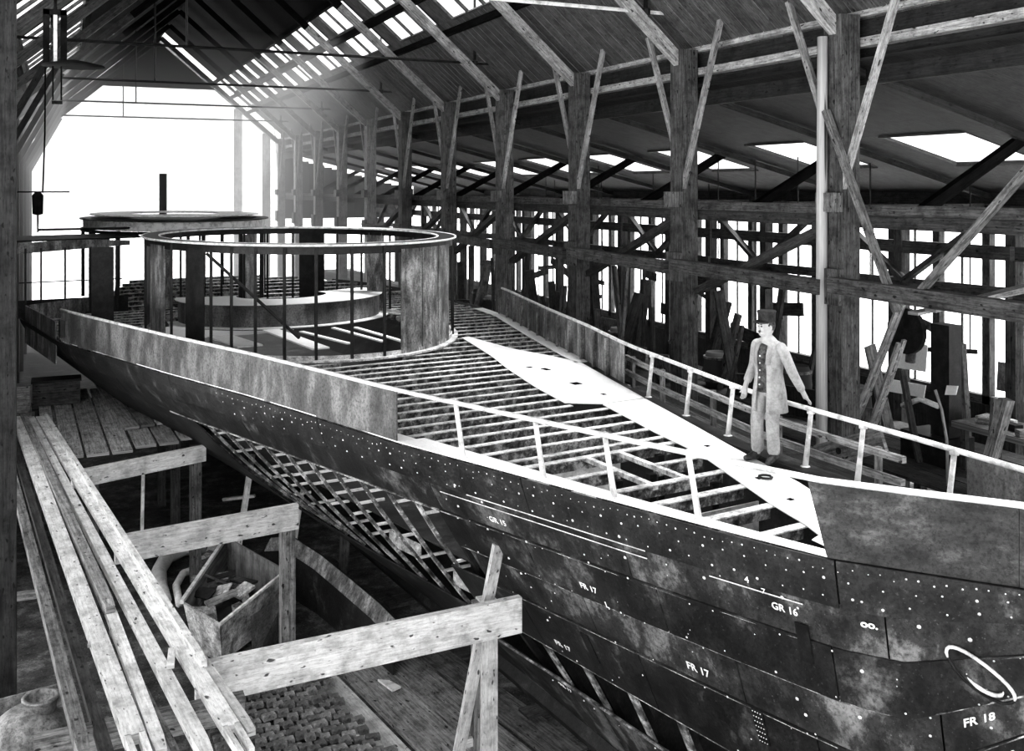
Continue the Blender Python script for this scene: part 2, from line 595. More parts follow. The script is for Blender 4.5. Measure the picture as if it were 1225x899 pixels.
# ---- left wall beyond the photographer's staging
wl = thing('wall_left', 'dark boarded wall along the left edge of the shed', 'wall', (-1.75, 40, 0), kind='structure')
yy = 19.0
while yy < 50:
    beamobj('plank', (-1.8, yy + .2, 0), (-1.8, yy + .2, 10.1), .39, .05, 'sooty_wood', wl, up=(1, 0, 0))
    yy += .4

# ---- right-hand columns with their struts
for k, yy in enumerate(ROWY):
    t = thing('timber_column', None, None, (XC, yy, 0))
    first = {0: 'nearest right-hand timber column, a pale pole lashed up its face'}.get(k, 'right-hand timber column with V struts, %s from the photographer' % ORD[k])
    tag(t, first, 'column', 'right-hand columns')
    mat = 'post_wood' if k < 6 else 'brace_wood'  # far posts in paler wood: the light on them put into colour
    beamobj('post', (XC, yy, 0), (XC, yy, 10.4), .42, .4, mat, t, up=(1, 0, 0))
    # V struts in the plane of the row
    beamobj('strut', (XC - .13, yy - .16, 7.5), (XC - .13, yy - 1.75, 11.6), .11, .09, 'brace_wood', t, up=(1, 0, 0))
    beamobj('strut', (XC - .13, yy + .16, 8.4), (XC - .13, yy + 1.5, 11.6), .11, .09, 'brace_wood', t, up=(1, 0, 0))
    beamobj('bearing_block', (XC - .26, yy + .02, 7.1), (XC - .26, yy + .02, 7.42), .5, .14, 'grey_wood', t, up=(1, 0, 0))
    beamobj('clamp', (XC - .26, yy, 5.55), (XC - .26, yy, 6.15), .5, .1, 'post_wood', t, up=(1, 0, 0))
    beamobj('aisle_strut', (13.9, yy + .1, 7.06), (16.9, yy + .1, 8.62), .16, .2, 'soot', t)
    beamobj('aisle_tie', (XC, yy + .1, 7.0), (21, yy + .1, 7.0), .14, .22, 'dark_wood', t)
# ---- left-hand columns
for k, yy in enumerate(ROWY):
    if k < 3:
        continue
    t = thing('timber_column', 'left-hand timber column against the dark wall, %s of the row' % ORD[k - 3], 'column', (XL, yy, 0), 'left-hand columns')
    beamobj('post', (XL, yy, 0), (XL, yy, 10.2), .36, .36, 'sooty_wood', t, up=(1, 0, 0))
    beamobj('strut', (XL + .1, yy, 8.4), (XL + 1.6, yy, 11.3), .16, .14, 'sooty_wood', t, up=(0, 1, 0))

# ---- longitudinal girders
gi = thing('eave_girder', 'deep timber girder running along the heads of the right-hand columns', 'girder', (XC, 30, 9.9))
for (z, mt) in ((10.45, 'brace_wood'), (9.95, 'brace_wood')):
    o = beamobj('chord', (XC + .40, 3, z), (XC + .40, YEND, z), .34, .15, mt, gi)
beamobj('web_board', (XC + .42, 3, 10.2), (XC + .42, YEND, 10.2), .08, .4, 'sooty_wood', gi)
beamobj('web_board', (XC + .5, 3, 9.6), (XC + .5, YEND, 9.6), .06, .7, 'sooty_wood', gi)
beamobj('web_board', (XC + .5, 3, 10.55), (XC + .5, YEND, 10.55), .06, .5, 'sooty_wood', gi)
gi = thing('stage_girder', 'long horizontal beam crossing the columns at head height', 'girder', (XC, 30, 6.9))
beamobj('beam', (XC + .37, 3, 7.13), (XC + .37, YEND, 7.13), .30, .17, 'post_wood', gi)
beamobj('lower_beam', (XC + .36, 3, 6.93), (XC + .36, YEND, 6.93), .2, .2, 'dark_wood', gi)
for k in range(-1, 6):
    yy = Y0 + BAY * k
    o = beamobj('staging_beam', (XC - .33, yy + .12, 5.83), (XC - .33, yy + BAY - .12, 5.83 + .06), .2, .26, 'post_wood')
    tag(o, 'horizontal staging timber between right-hand columns, %s bay from the photographer' % ORD[k + 1], 'beam', 'staging timbers on the columns')
    b = beamobj('diagonal_brace', (XC + .1, yy + .4, 6.85), (XC + .1, yy + BAY - .35, 5.35), .14, .2, 'dark_wood', up=(1, 0, 0)) if k >= 0 else None
    if b:
        tag(b, 'dark diagonal brace under the long beam, %s bay from the photographer' % ORD[k], 'brace', 'diagonal braces between columns')
o = beamobj('brace_plank', (XC - .3, 12.85, 8.8), (XC - .3, 11.3, 5.6), .09, .12, 'grey_wood', up=(1, 0, 0))
tag(o, 'thin slanting plank from nearest column down to the staging beam', 'plank')
o = beamobj('brace_plank', (XC - .3, 8.9, 7.9), (XC - .3, 10.9, 5.9), .09, .12, 'grey_wood', up=(1, 0, 0))
tag(o, 'thin slanting plank at right picture edge above the staging beam', 'plank')
o = MB().tube([(XC - .3, 12.95, 2.5), (XC - .28, 12.97, 6), (XC - .3, 12.93, 10.05)], [.10, .095, .085], 9).build('scaffold_pole', 'pale_wood', smooth=True)
tag(o, 'pale round scaffold pole standing against the nearest right-hand column', 'pole')

# ---- roof trusses and tie rods
for k in range(-1, 11):
    yy = Y0 + BAY * k
    t = thing('roof_truss', 'timber roof truss spanning the shed, %s from the photographer' % (ORD[k] if k >= 0 else 'overhead'), 'truss', (RIDGE[0], yy, 10.2), 'roof trusses')
    for s in (1, -1):
        xe = XC - .1 if s == 1 else XL + .1
        xm = RIDGE[0] + (xe - RIDGE[0]) * .45
        zm = 10.15 + 5.85 * .55
        beamobj('rafter', (xe, yy, 10.15), (xm, yy, zm), .17, .24, 'brace_wood' if s == 1 else 'dark_wood', t)
        beamobj('rafter', (xm, yy, zm), (RIDGE[0], yy, 16.0), .17, .24, 'soot', t)  # upper rafter near-black: the gloom at the ridge put into its colour
    if k % 2 == 1:
        MB().tube([(XL, yy, 11.15), (XC - .85, yy, 11.15), (21 if k == 1 else XC + .1, yy, 11.15)], .04, 5).build('tie_rod', 'rail' if k < 2 else 'iron', t)
        MB().tube([(XC - .95, yy, 11.15), (XC - .95, yy, 13.2)], .045, 5).build('hanger_rod', 'iron', t)
        MB().lathe([(.02, -.1), (.1, -.06), (.1, .06), (.02, .1)], (XC - .95, yy, 11.15), 8).build('rod_shoe', 'iron', t)
        MB().tube([(3.0, yy, 11.15), (3.0, yy, 14.4)], .03, 5).build('hanger_rod', 'iron', t)
# ---- far gable: open end with a light frame
wf = thing('wall_far', 'open far gable of the shed, white with daylight', 'wall', (RIDGE[0], YEND, 0), kind='structure')
for s in (1, -1):
    beamobj('verge_board', rpt(s, 0, YEND, -.1), rpt(s, EAVE, YEND, -.1), .16, .3, 'grey_wood', wf)
for i in range(24):
    x = RIDGE[0] - 6.0 + i * .5
    if roofz(x) > 13.6:
        beamobj('plank', (x, YEND, 13.4), (x, YEND, roofz(x) - .1), .499, .05, 'soot', wf, up=(0, 1, 0))
for x in (11.6, 9.9):
    beamobj('plank', (x, YEND, 0), (x, YEND, roofz(x) - .2), .5, .05, 'brace_wood', wf, up=(0, 1, 0))

hz = MB().beam((RIDGE[0], 34, 6.5), (RIDGE[0], YEND - .3, 6.5), 13.0, 12.6).build('haze', 'haze')
tag(hz, 'pale smoky haze filling the far end of the shed', 'haze', kind='stuff')

# ================================================================== THE SHIP
DK = 4.33
TIP = Vector((7.1, 3.6, 0))
AXU = Vector((-.1, .995, 0)).normalized()          # aft
AXV = Vector((AXU.y, -AXU.x, 0))                    # to starboard (far side)
def S(u, v, z):
    return TIP + AXU * u + AXV * v + Vector((0, 0, z))
def interp(x, X, Y):
    if x <= X[0]:
        return Y[0]
    for i in range(1, len(X)):
        if x <= X[i]:
            f = (x - X[i - 1]) / (X[i] - X[i - 1])
            return Y[i - 1] + f * (Y[i] - Y[i - 1])
    return Y[-1]
NU = [0.5, 1.84, 2.45, 3.05, 3.65, 4.3, 5.25, 6.15, 7.3, 8.35, 9.87, 12.04, 14.6, 18.2, 19.4, 24.3, 24.8, 30, 35]
NV = [.73, 0.0, -.42, -.82, -1.02, -1.23, -1.52, -1.78, -2.12, -2.43, -2.76, -3.27, -3.98, -4.87, -5.15, -5.6, -3.1, -2.8, -1.0]
FU = [0.5, 2.45, 3.65, 4.4, 5.2, 6.1, 7.3, 8.5, 9.85, 12, 14.7, 18.4, 20, 24, 28, 32, 35]
FV = [.78, .96, 1.08, 1.13, 1.18, 1.27, 1.55, 1.85, 2.18, 2.9, 3.68, 4.85, 5.1, 5.5, 5.2, 4, 1.5]
def bn(u): return interp(u, NU, NV)
def bf(u): return interp(u, FU, FV)
def vk(u): return interp(u, [.5, 3], [.73, .08])
def zk(u): return interp(u, [.5, 2.6], [4.0, .35])
def hull(u, t, side=-1):
    e = bn(u) if side < 0 else bf(u)
    P = interp(u, [8, 12], [1.15, 1.4])
    return S(u, e + (vk(u) - e) * t ** P, DK + (zk(u) - DK) * t)
def hnorm(u, t, side=-1):
    a = hull(u + .05, t, side) - hull(u - .05, t, side)
    b = hull(u, min(1, t + .02), side) - hull(u, max(0, t - .02), side)
    n = a.cross(b).normalized()
    if n.dot(AXV) * side < 0:
        n = -n
    return n
ship = thing('ship_hull', 'steel ship hull under construction with open deck beams and part-plated side', 'ship', tuple(S(14, 0, 0)))

def frange(a, b, n):
    return [a + (b - a) * i / n for i in range(n + 1)]
def plate(u0, u1, t0, t1, mat, name='hull_plate', lift=0, side=-1, nu=8, nt=4):
    P, O = [], []
    for u in frange(u0, u1, nu):
        P.append([]); O.append([])
        for t in frange(t0, t1, nt):
            n = hnorm(u, t, side)
            P[-1].append(hull(u, t, side) + n * lift)
            O[-1].append(n * .02)
    return MB().slab(P, O).build(name, mat, ship)
strakes = [
    (0.0, .105, [0.7, 3.0, 6.4, 10.2, 14.5, 19.0, 24, 30], 'sheer', .022),
    (.10, .205, [0.9, 2.7, 5.2, 8.1, 12.6, 17.2, 22, 30], 'hull_pale', 0),
    (.20, .325, [1.1, 3.1, 4.9, 6.7, 8.15], 'hull', .022),
    (.32, .445, [1.3, 2.4, 4.15, 6.1, 8.0], 'hull_pale', 0),
    (.44, .615, [1.4, 3.4, 5.5, 7.4, 8.7], 'hull', .022),
    (.78, .99, [2.2, 4.6, 6.9, 9.3], 'hull_pale', 0),
]
for (t0, t1, us, mt, lift) in strakes:
    for a, b in zip(us[:-1], us[1:]):
        plate(a, b - .015, t0, t1, 'hull' if (mt == 'hull_pale' and a > 7) else mt, lift=lift)
plate(2.0, 4.0, .61, .79, 'hull')
for a, b in ((9.3, 13), (13, 18), (18, 24), (24, 30)):
    plate(a, b, .66, .99, 'bottom')
for a, b in ((14.6, 19), (19, 24), (24, 30)):
    plate(a, b, .20, .67, 'bottom')
# starboard shell, seen only through the deck
for a, b in ((.7, 5), (5, 10), (10, 16), (16, 22), (22, 30)):
    plate(a, b, 0, .99, 'bottom', side=1)
MB().tube([S(u, .08, .28) for u in frange(2.6, 33, 12)], .16, 6).build('keel', 'bottom', ship)
MB().tube([S(u, vk(u), zk(u)) for u in frange(.55, 2.6, 6)] , .09, 6).build('stem', 'sheer', ship)
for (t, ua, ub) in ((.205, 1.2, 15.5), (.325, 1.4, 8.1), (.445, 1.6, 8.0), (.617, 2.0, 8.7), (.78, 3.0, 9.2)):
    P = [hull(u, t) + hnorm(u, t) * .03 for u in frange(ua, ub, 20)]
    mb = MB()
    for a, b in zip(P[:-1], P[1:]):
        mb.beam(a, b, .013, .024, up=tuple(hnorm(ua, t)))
    mb.build('seam_edge', 'seam', ship)  # pale strip on caulked lap edges, standing for light they catch
# riveted sheer strips: two raised bars along the upper strake
for (t, ua, ub) in ((.125, 4.9, 7.9), (.105, 4.9, 7.4), (.118, 3.3, 4.2)):
    MB().tube([hull(u, t) + hnorm(u, t) * .044 for u in frange(ua, ub, 8)], .006, 4).build('rubbing_strip', 'rail', ship)

# frames showing where the shell is still open
u = 8.75
while u < 16:
    P = [hull(u, t) - hnorm(u, t) * .045 for t in frange(.18, .7, 7)]
    mb = MB()
    for a, b in zip(P[:-1], P[1:]):
        mb.beam(a, b, .06, .04, up=tuple(hnorm(u, .4)))
    mb.build('frame', 'frame_steel', ship)
    u += .62
# angle-bar ties at each frame running inboard
u = 8.75
while u < 14.5:
    for t in (.27, .36, .45, .54):
        if random.random() < .8:
            p = hull(u, t) - hnorm(u, t) * .03
            L = random.uniform(.35, .6)
            beamobj('angle_tie', p, p + AXV * L, .035, .035, 'rail', ship)
    u += .62
for k, (ua, ub, t) in enumerate(((9.0, 9.7, .56), (10.2, 11.0, .5))):
    P = [[hull(u, t) + AXV * .35 - Vector((0, 0, .04 + d)) for d in (0, .22)] for u in frange(ua, ub, 4)]
    MB().slab(P, AXV * .012).build('tank_plate', 'scrap' if k != 2 else 'bulwark', ship)
# frames in the open bays under the bow plating
for u in (4.55, 5.3, 6.05, 6.83, 7.6):
    P = [[hull(u + du, t) - hnorm(u, t) * .02 for du in (-.06, .06)] for t in frange(.59, .8, 4)]
    MB().slab(P, -hnorm(u, .7) * .03).build('frame', 'frame_steel', ship)
u = 3.8
while u < 8.7:
    P = [hull(u, t) - hnorm(u, t) * .12 for t in frange(.05, .95, 6)]
    mb = MB()
    for a, b in zip(P[:-1], P[1:]):
        mb.beam(a, b, .06, .08, up=tuple(hnorm(u, .4)))
    mb.build('frame', 'bottom', ship)
    u += .76

# ---- deck beams
def vin(u):      # inboard edge of the starboard stringer
    return interp(u, [3.1, 3.7, 4.28, 5.33, 6.08, 7.2, 8.8, 8.9, 9.1, 10.4, 12.0, 13.3, 15.65], [-.62, -.37, -.22, .15, .42, .62, .98, 1.0, .55, .8, 1.22, 1.62, 2.2])
def vout(u):     # outboard edge of the starboard stringer
    return min(interp(u, [3.1, 3.8, 4.44, 5.21, 6.06, 7.24, 9.8, 11.86, 12.72, 13.86, 15.6, 16.87], [-.3, .1, .5, .72, .95, 1.3, 2.05, 2.67, 2.59, 2.38, 2.37, 2.67]), bf(u) - .02)
def hatch(u, v):
    return False
def deckbeam(u, va, vb, w=.085):
    n = max(2, int((vb - va) / .7))
    P = [[S(u - w / 2, v, DK + .06 * (1 - (v / 6) ** 2) - .06), S(u + w / 2, v, DK + .06 * (1 - (v / 6) ** 2) - .06)] for v in frange(va, vb, n)]
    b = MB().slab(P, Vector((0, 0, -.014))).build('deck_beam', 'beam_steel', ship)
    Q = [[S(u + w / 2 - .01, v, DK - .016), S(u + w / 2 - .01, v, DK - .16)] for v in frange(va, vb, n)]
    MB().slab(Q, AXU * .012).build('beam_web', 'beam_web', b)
    WL[b.name] = WL[ship.name]
    return b
def deckbeam_safe(u, va, vb, w=.085):
    if vb - va > .15:
        deckbeam(u, va, vb, w)
for u in (3.75, 4.33, 4.94):
    deckbeam_safe(u, bn(u) + .1, vin(u) + .05, .11)
# hatch forward: two whole beams with half-beams between
for u in (5.47, 6.72):
    deckbeam_safe(u, bn(u) + .1, vin(u) + .05, .1)
for (va, vb) in ((-.62, -.36),):
    pass
deckbeam_safe(6.1, bn(6.1) + .1, -.75, .08)
deckbeam_safe(6.05, -.28, vin(6.05) + .05, .08)
for v in (-.78, -.3):
    P = [[S(u, v - .035, DK - .002), S(u, v + .035, DK - .002)] for u in frange(5.42, 6.76, 2)]
    MB().slab(P, Vector((0, 0, -.05))).build('hatch_carling', 'beam_steel', ship)
u = 7.0
while u < 33.5:
    if u < 14.0:
        deckbeam_safe(u, bn(u) + .12, bf(u) - .08 if u > 11.9 else vin(u) + .06)
    elif u < 23:
        # cut by the round deckhouse opening
        h = 3.0 * math.sqrt(max(0, 1 - ((u - 18.5) / 4.45) ** 2))
        deckbeam_safe(u, bn(u) + .12, -h - .42)
        deckbeam_safe(u, h - .42, bf(u) - .08)
    else:
        deckbeam_safe(u, bn(u) + .12, bf(u) - .08)
    u += .42 if u < 14 else (.5 if u < 24 else 1.1)

# ---- deck stringer plates, each plate by itself
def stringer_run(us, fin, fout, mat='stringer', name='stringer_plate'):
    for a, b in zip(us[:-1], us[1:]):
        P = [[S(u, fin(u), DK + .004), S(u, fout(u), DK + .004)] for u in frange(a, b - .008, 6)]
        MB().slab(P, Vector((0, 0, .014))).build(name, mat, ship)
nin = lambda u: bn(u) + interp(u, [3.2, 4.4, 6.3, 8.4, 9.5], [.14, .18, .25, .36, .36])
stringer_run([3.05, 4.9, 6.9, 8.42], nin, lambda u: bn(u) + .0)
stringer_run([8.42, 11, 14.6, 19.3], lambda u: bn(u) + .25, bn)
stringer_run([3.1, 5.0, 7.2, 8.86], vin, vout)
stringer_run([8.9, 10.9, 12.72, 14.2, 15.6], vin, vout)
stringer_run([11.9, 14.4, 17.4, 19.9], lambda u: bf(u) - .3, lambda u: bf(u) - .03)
P = [[S(u, bf(u) - .22, DK), S(u, bf(u) + .0, DK)] for u in frange(3.3, 12.2, 12)]
MB().slab(P, Vector((0, 0, -.03))).build('gunwale_angle', 'sheer', ship)
# breast plate at the bow
MB().prism([tuple(S(u, v, 0))[:2] for (u, v) in ((2.9, -.66), (3.42, -.60), (3.6, -.1), (2.9, -.1))], DK - .004, DK + .002).build('breast_plate', 'stringer', ship)

for (u, v, a, b_) in ((10.3, 1.5, .16, .07), (11.6, 1.75, .2, .05), (11.9, 1.6, .1, .05), (9.4, 1.4, .08, .03), (6.3, .72, .06, .03), (5.0, .3, .07, .03), (4.3, .05, .06, .03)):
    P = [[S(u + da, v + db, DK + .019) for db in (-b_, b_)] for da in (-a * .5, a * .5)]
    MB().slab(P, Vector((0, 0, .006))).build('cover_plate', 'soot_iron', ship)  # flat black patches standing for small holes in the stringer plate
# ---- inner plating seen down through the beams
for (u0, va, vb, z0, z1) in ((7.9, -.9, .6, 2.9, 4.1), (5.0, -.5, .3, 2.8, 4.1)):
    P = [[S(u0, v, z) for z in (z0, z1)] for v in frange(va, vb, 3)]
    MB().slab(P, AXU * .02).build('bulkhead', 'rail', ship)
P = [[S(u, v, 2.75) for v in (-.5, .4)] for u in frange(5.05, 7.9, 3)]
MB().slab(P, Vector((0, 0, -.02))).build('inner_floor', 'stringer', ship)
P = [[S(u, bn(u) * .55, 2.6), S(u, bf(u) * .55, 2.6)] for u in frange(8, 30, 8)]
MB().slab(P, Vector((0, 0, -.02))).build('inner_floor', 'bottom', ship)
for (u, v) in ((6.1, -.78), (6.1, -.3), (5.5, .1), (6.7, .3)):
    beamobj('pillar', S(u, v, 2.75), S(u, v, DK - .12), .09, .09, 'iron', ship)

# ---- bulwarks
def bulw(fn, ua, ub, name, mat, h=.64, n=6, thick=.02, z0=0.0):
    P = [[S(u, fn(u), DK + z0), S(u, fn(u), DK + h)] for u in frange(ua, ub, n)]
    return MB().slab(P, AXV * thick).build(name, mat, ship)
us = [8.45, 12.1, 15.8, 19.4]
for a, b in zip(us[:-1], us[1:]):
    bulw(bn, a, b - .01, 'bulwark_plate', 'bulwark')
P = [[S(u, bn(u), DK), S(u2, bn(u2), DK + .64)] for u, u2 in zip(frange(1.84, 3.05, 6), frange(1.84, 3.22, 6))]
MB().slab(P, AXV * .02).build('bulwark_plate', 'bow_plate', ship)
bulw(bn, .55, 1.835, 'bulwark_plate', 'bow_plate', n=5)
bulw(bf, .6, 3.0, 'bulwark_plate', 'bulwark')
us = frange(10.0, 18.6, 12)
for i, (a, b) in enumerate(zip(us[:-1], us[1:])):
    bulw(bf, a, b - .02, 'bulwark_plate', 'house', n=2)
    MB().beam(S(b, bf(b) - .06, DK), S(b, bf(b) - .06, DK + .62), .05, .07).build('bulwark_stay', 'house', ship)
bulw(bn, 19.9, 27, 'bulwark_plate', 'house', h=.35, z0=-.55)
MB().beam(S(19.3, bn(19.3) + .05, DK + .28), S(19.3, bn(19.3) - .06, DK + .28), .3, .34).build('freeing_port', 'iron', ship)

# ---- rails and stanchions
def railing(fn, ua, ub, name, r=.03, n=16):
    return MB().tube([S(u, fn(u), DK + .655) for u in frange(ua, ub, n)], r, 6).build(name, 'rail', ship, smooth=True)
railing(bn, .6, 19.4, 'port_rail', .028, 30)
railing(bf, .6, 18.6, 'starboard_rail', .028, 30)
def stanchion(p, lean, par, r=.028):
    mb = MB()
    b = Vector(p)
    t = b + Vector((0, 0, .64)) + lean
    mb.tube([b, b + (t - b) * .5, t], [r * 1.25, r, r], 6)
    mb.lathe([(.0, -.03), (r * 1.6, -.015), (r * 1.7, .015), (.0, .04)], t, 7)
    mb.lathe([(.06, 0), (.06, .02), (.03, .03)], b, 7)
    return mb.build('stanchion', 'rail', par, smooth=True)
for u in (7.35, 6.15, 5.23, 4.28):
    stanchion(S(u, bn(u) + .05, DK + .01), AXU * .1 - AXV * .05, ship)
for u in (8.98, 7.75, 6.62, 5.12, 4.35, 3.2):
    stanchion(S(u, bf(u) - .04, DK - .02), Vector((0, 0, 0)) - AXU * .05 + AXV * .04, ship)

# ---- rivets (nobody could count them) and a few large bolt heads
mb = MB()
def rv(u, t, r):
    n = hnorm(u, t)
    mb.knob(hull(u, t) + n * .041, n, r)
for t, st in ((.018, .075), (.045, .16), (.085, .17)):
    u = 1.2
    while u < 13:
        rv(u, t + random.uniform(-.006, .006), random.choice((.006, .008, .010)) if st < .1 else random.choice((.008, .010, .015)))
        u += st * random.uniform(.8, 1.3) * (1 + u / 16)
for t in (.205, .322, .443, .60, .8):
    u = 1.5
    while u < 8:
        if random.random() < .35:
            rv(u, t + random.uniform(-.01, .01), random.choice((.007, .010, .014)))
        u += .2 * random.uniform(.7, 1.6)
for _ in range(70):
    rv(random.uniform(1.3, 8.0), random.uniform(.08, .6), random.choice((.007, .010, .013, .019)))
mb.build('rivets', 'rivet', ship)['kind'] = 'stuff'
# butt strap with its grid of open rivet holes
for (u0, t0, mat) in ((4.02, .475, 'iron'), (6.35, .5, 'iron'), (3.35, .20, 'iron')):
    P = [[hull(u, t) + hnorm(u, t) * .042 for t in frange(t0 - .035, t0 + .055, 3)] for u in (u0 - .07, u0 + .05)]
    MB().slab(P, hnorm(u0, t0) * .012).build('butt_strap', mat, ship)
mb = MB()
for i in range(4):
    for j in range(7):
        u, t = 3.975 + i * .028, .447 + j * .013
        mb.knob(hull(u, t) + hnorm(u, t) * .055, hnorm(u, t), .007)
mb.build('rivets', 'rivet', ship)['kind'] = 'stuff'

# ---- painted plate marks on the shell
def mark(txt, u0, t0, size, stretch=1.0, bold=.012):
    """one object a word, laid on the curved shell"""
    x0 = 0
    for word in txt.split():
        x0 += mark_word(word, txt, x0, u0, t0, size, stretch, bold) + .32

def mark_word(word, txt, x0, u0, t0, size, stretch, bold):
    cu = bpy.data.curves.new('mark', 'FONT')
    cu.body = word
    cu.size = 1
    cu.offset = bold
    cu.extrude = .02
    ob = bpy.data.objects.new('mark', cu)
    COL.objects.link(ob)
    dg = bpy.context.evaluated_depsgraph_get()
    dg.update()
    me = bpy.data.meshes.new_from_object(ob.evaluated_get(dg))
    bpy.data.objects.remove(ob)
    girth = (hull(u0, t0 + .05) - hull(u0, t0 - .05)).length / .1
    wide = 0
    for vtx in me.vertices:
        x, y, z = vtx.co
        wide = max(wide, x)
        u = u0 - (x0 + x) * size * stretch
        t = t0 - y * size / girth
        vtx.co = hull(u, t) + hnorm(u, t) * (.046 + z * .1) - WL[ship.name]
    me.materials.append(M['chalk'])
    o = bpy.data.objects.new('plate_mark', me)
    COL.objects.link(o)
    o.parent = ship
    o['label'] = 'white painted plate mark reading ' + word
    return wide
mark('GR 15', 7.16, .172, .105, .95)
mark('FR 17', 6.02, .292, .105, .95)
mark('FR 17', 7.09, .575, .105, 1.1)
mark('FR 17', 4.78, .41, .12, .95)
mark('GR 16', 3.60, .15, .095, .95)
mark('FR 18', 2.25, .37, .10, .85, .02)
mark('FR 17', 7.72, .80, .08, 1.3, 0)
mark('oo.', 2.86, .135, .09, 1.0, .03)
mark('4', 3.83, .105, .09, 1.0, .0)
mark('L', 5.72, .325, .1, 1.0, .01)
mark('7', 3.68, .12, .07, 1.2, .0)
# ---- hawse pipe ring on the bow
ring = []
for k in range(28):
    th = 2 * math.pi * k / 28
    u, t = 2.11 + .2 * math.cos(th) , .25 + .045 * math.sin(th) - .072 * math.cos(th)
    ring.append(hull(u, t) + hnorm(u, t) * .048)
MB().tube(ring, .011, 6, closed=True).build('hawse_ring', 'iron', ship, smooth=True)
MB().tube([ring[k % 28] + hnorm(2.1, .25) * .004 for k in range(13, 30)], [.008] + [.015] * 15 + [.008], 6).build('hawse_rim', 'rail', ship, smooth=True)  # pale arc on the ring's upper half, its lit side put into colour
c0 = sum(ring, Vector()) / len(ring)
mb = MB()
n = hnorm(2.1, .25)
inner = [c0 + (p - c0) * .93 - n * .005 for p in ring]
b0 = len(mb.v)
for p in inner:
    mb.v.append(p)
for p in inner:
    mb.v.append(c0 + (p - c0) * .72 - n * .012)
for k in range(28):
    k2 = (k + 1) % 28
    mb.face((k, k2, 28 + k2, 28 + k))
mb.face([28 + k for k in range(28)])
mb.build('hawse_pipe', 'iron', ship)
lip = [c0 + (ring[k] - c0) * .66 + n * .02 for k in range(4, 15)]
MB().tube(lip, [.004, .010] + [.017] * 7 + [.010, .004], 6).build('hawse_lip', 'rail', ship, smooth=True)

# ---- round-ended deckhouse framing
def oval(th, ru=4.4, rv_=3.15, cu=18.5, cv=-.42):
    return cu - ru * math.cos(th), cv + rv_ * math.sin(th)
house = part_empty('deckhouse', ship, 'round-ended deckhouse of thin steel stanchions under a ring plate')
ZT = DK + 2.12
def ringplate(z, r0, r1, th0, th1, n, mat, name, par, h=.012, **kw):
    P = []
    for th in frange(th0, th1, n):
        a = oval(th, 4.4 * r0 if 'cu' not in kw else kw['ru'] * r0, 3.15 * r0 if 'cu' not in kw else kw['rv_'] * r0, kw.get('cu', 18.5), kw.get('cv', -.42))
        b = oval(th, 4.4 * r1 if 'cu' not in kw else kw['ru'] * r1, 3.15 * r1 if 'cu' not in kw else kw['rv_'] * r1, kw.get('cu', 18.5), kw.get('cv', -.42))
        P.append([S(a[0], a[1], z), S(b[0], b[1], z)])
    return MB().slab(P, Vector((0, 0, h))).build(name, mat, par)
def ringband(z0, z1, r, th0, th1, n, mat, name, par, ru=4.4, rv_=3.15, cu=18.5, cv=-.42, thick=.03):
    P, O = [], []
    for th in frange(th0, th1, n):
        a = oval(th, ru * r, rv_ * r, cu, cv)
        p0, p1 = S(a[0], a[1], z0), S(a[0], a[1], z1)
        c = S(cu, cv, z0)
        o = (c - p0).normalized() * thick
        P.append([p0, p1]); O.append([o, o])
    return MB().slab(P, O).build(name, mat, par)
PI = math.pi
ringplate(ZT, .91, 1.02, -PI, PI, 56, 'iron', 'ring_plate', house, .02)
for r_ in (1.02, .91):
    MB().tube([S(*oval(th, 4.4 * r_, 3.15 * r_), ZT + .01) for th in frange(-PI, PI, 56)[:-1]], .022, 5, closed=True).build('ring_edge', 'rail', house)
ringband(ZT - .16, ZT, 1.0, -PI, PI, 56, 'iron', 'ring_band', house)
ringplate(DK + .02, .97, 1.035, -PI, PI, 56, 'beam_steel', 'base_ring', house, .03)
ringband(DK, DK + .12, 1.0, -PI, PI, 56, 'beam_steel', 'base_angle', house)
def wallplate(th0, th1, mat, n=4):
    return ringband(DK + .05, ZT - .1, 1.0, th0, th1, n, mat, 'wall_plate', house, thick=.03)
wallplate(.19, .36, 'house'); wallplate(.37, .54, 'house'); wallplate(.55, .75, 'house')
wallplate(-1.55, -1.33, 'house'); wallplate(-1.12, -.98, 'iron')
wallplate(-2.2, -1.9, 'iron'); wallplate(2.5, 2.7, 'iron'); wallplate(2.0, 2.15, 'house')
for th in (-1.7, -1.25, -.93, -.80, -.66, -.5, -.33, -.13, .07, .95, 1.2, 1.45, 1.7, 1.95, 2.2, 2.4, 2.75, 2.95, 3.14, -2.95, -2.75, -2.55, -2.35):
    a = oval(th)
    beamobj('stanchion', S(a[0], a[1], DK + .03), S(a[0], a[1], ZT - .05), .06, .05, 'iron', house)
a, b = oval(-.96), oval(-.42)
MB().tube([S(a[0], a[1], ZT - .18), S(b[0], b[1], DK + .45)], .03, 6).build('diagonal_bar', 'iron', house)
# engine casing inside the ring
kw = dict(ru=2.0, rv_=2.45, cu=21.0, cv=0.0)
ringband(DK - .05, DK + .52, 1.0, -1.9, 1.9, 24, 'bulwark', 'casing_side', house, **kw)
ringplate(DK + .52, .45, 1.03, -1.9, 1.9, 24, 'stringer', 'casing_top', house, .015, **kw)
ringplate(DK + .0, .98, 1.1, -1.7, 1.7, 24, 'stringer', 'casing_angle', house, .02, **kw)
for (ua, va, ub, vb, w) in ((15.6, -.9, 18.6, -1.0, .35), (15.9, -.2, 18.0, -.5, .1), (15.8, .5, 18.2, .3, .09), (15.6, .85, 18.0, .75, .09), (16.6, -2.0, 18.2, -2.2, .5)):
    P = [[S(ua, va - w / 2, DK + .02), S(ua, va + w / 2, DK + .02)], [S(ub, vb - w / 2, DK + .02), S(ub, vb + w / 2, DK + .02)]]
    MB().slab(P, Vector((0, 0, .03))).build('deck_plank', 'stringer', house)

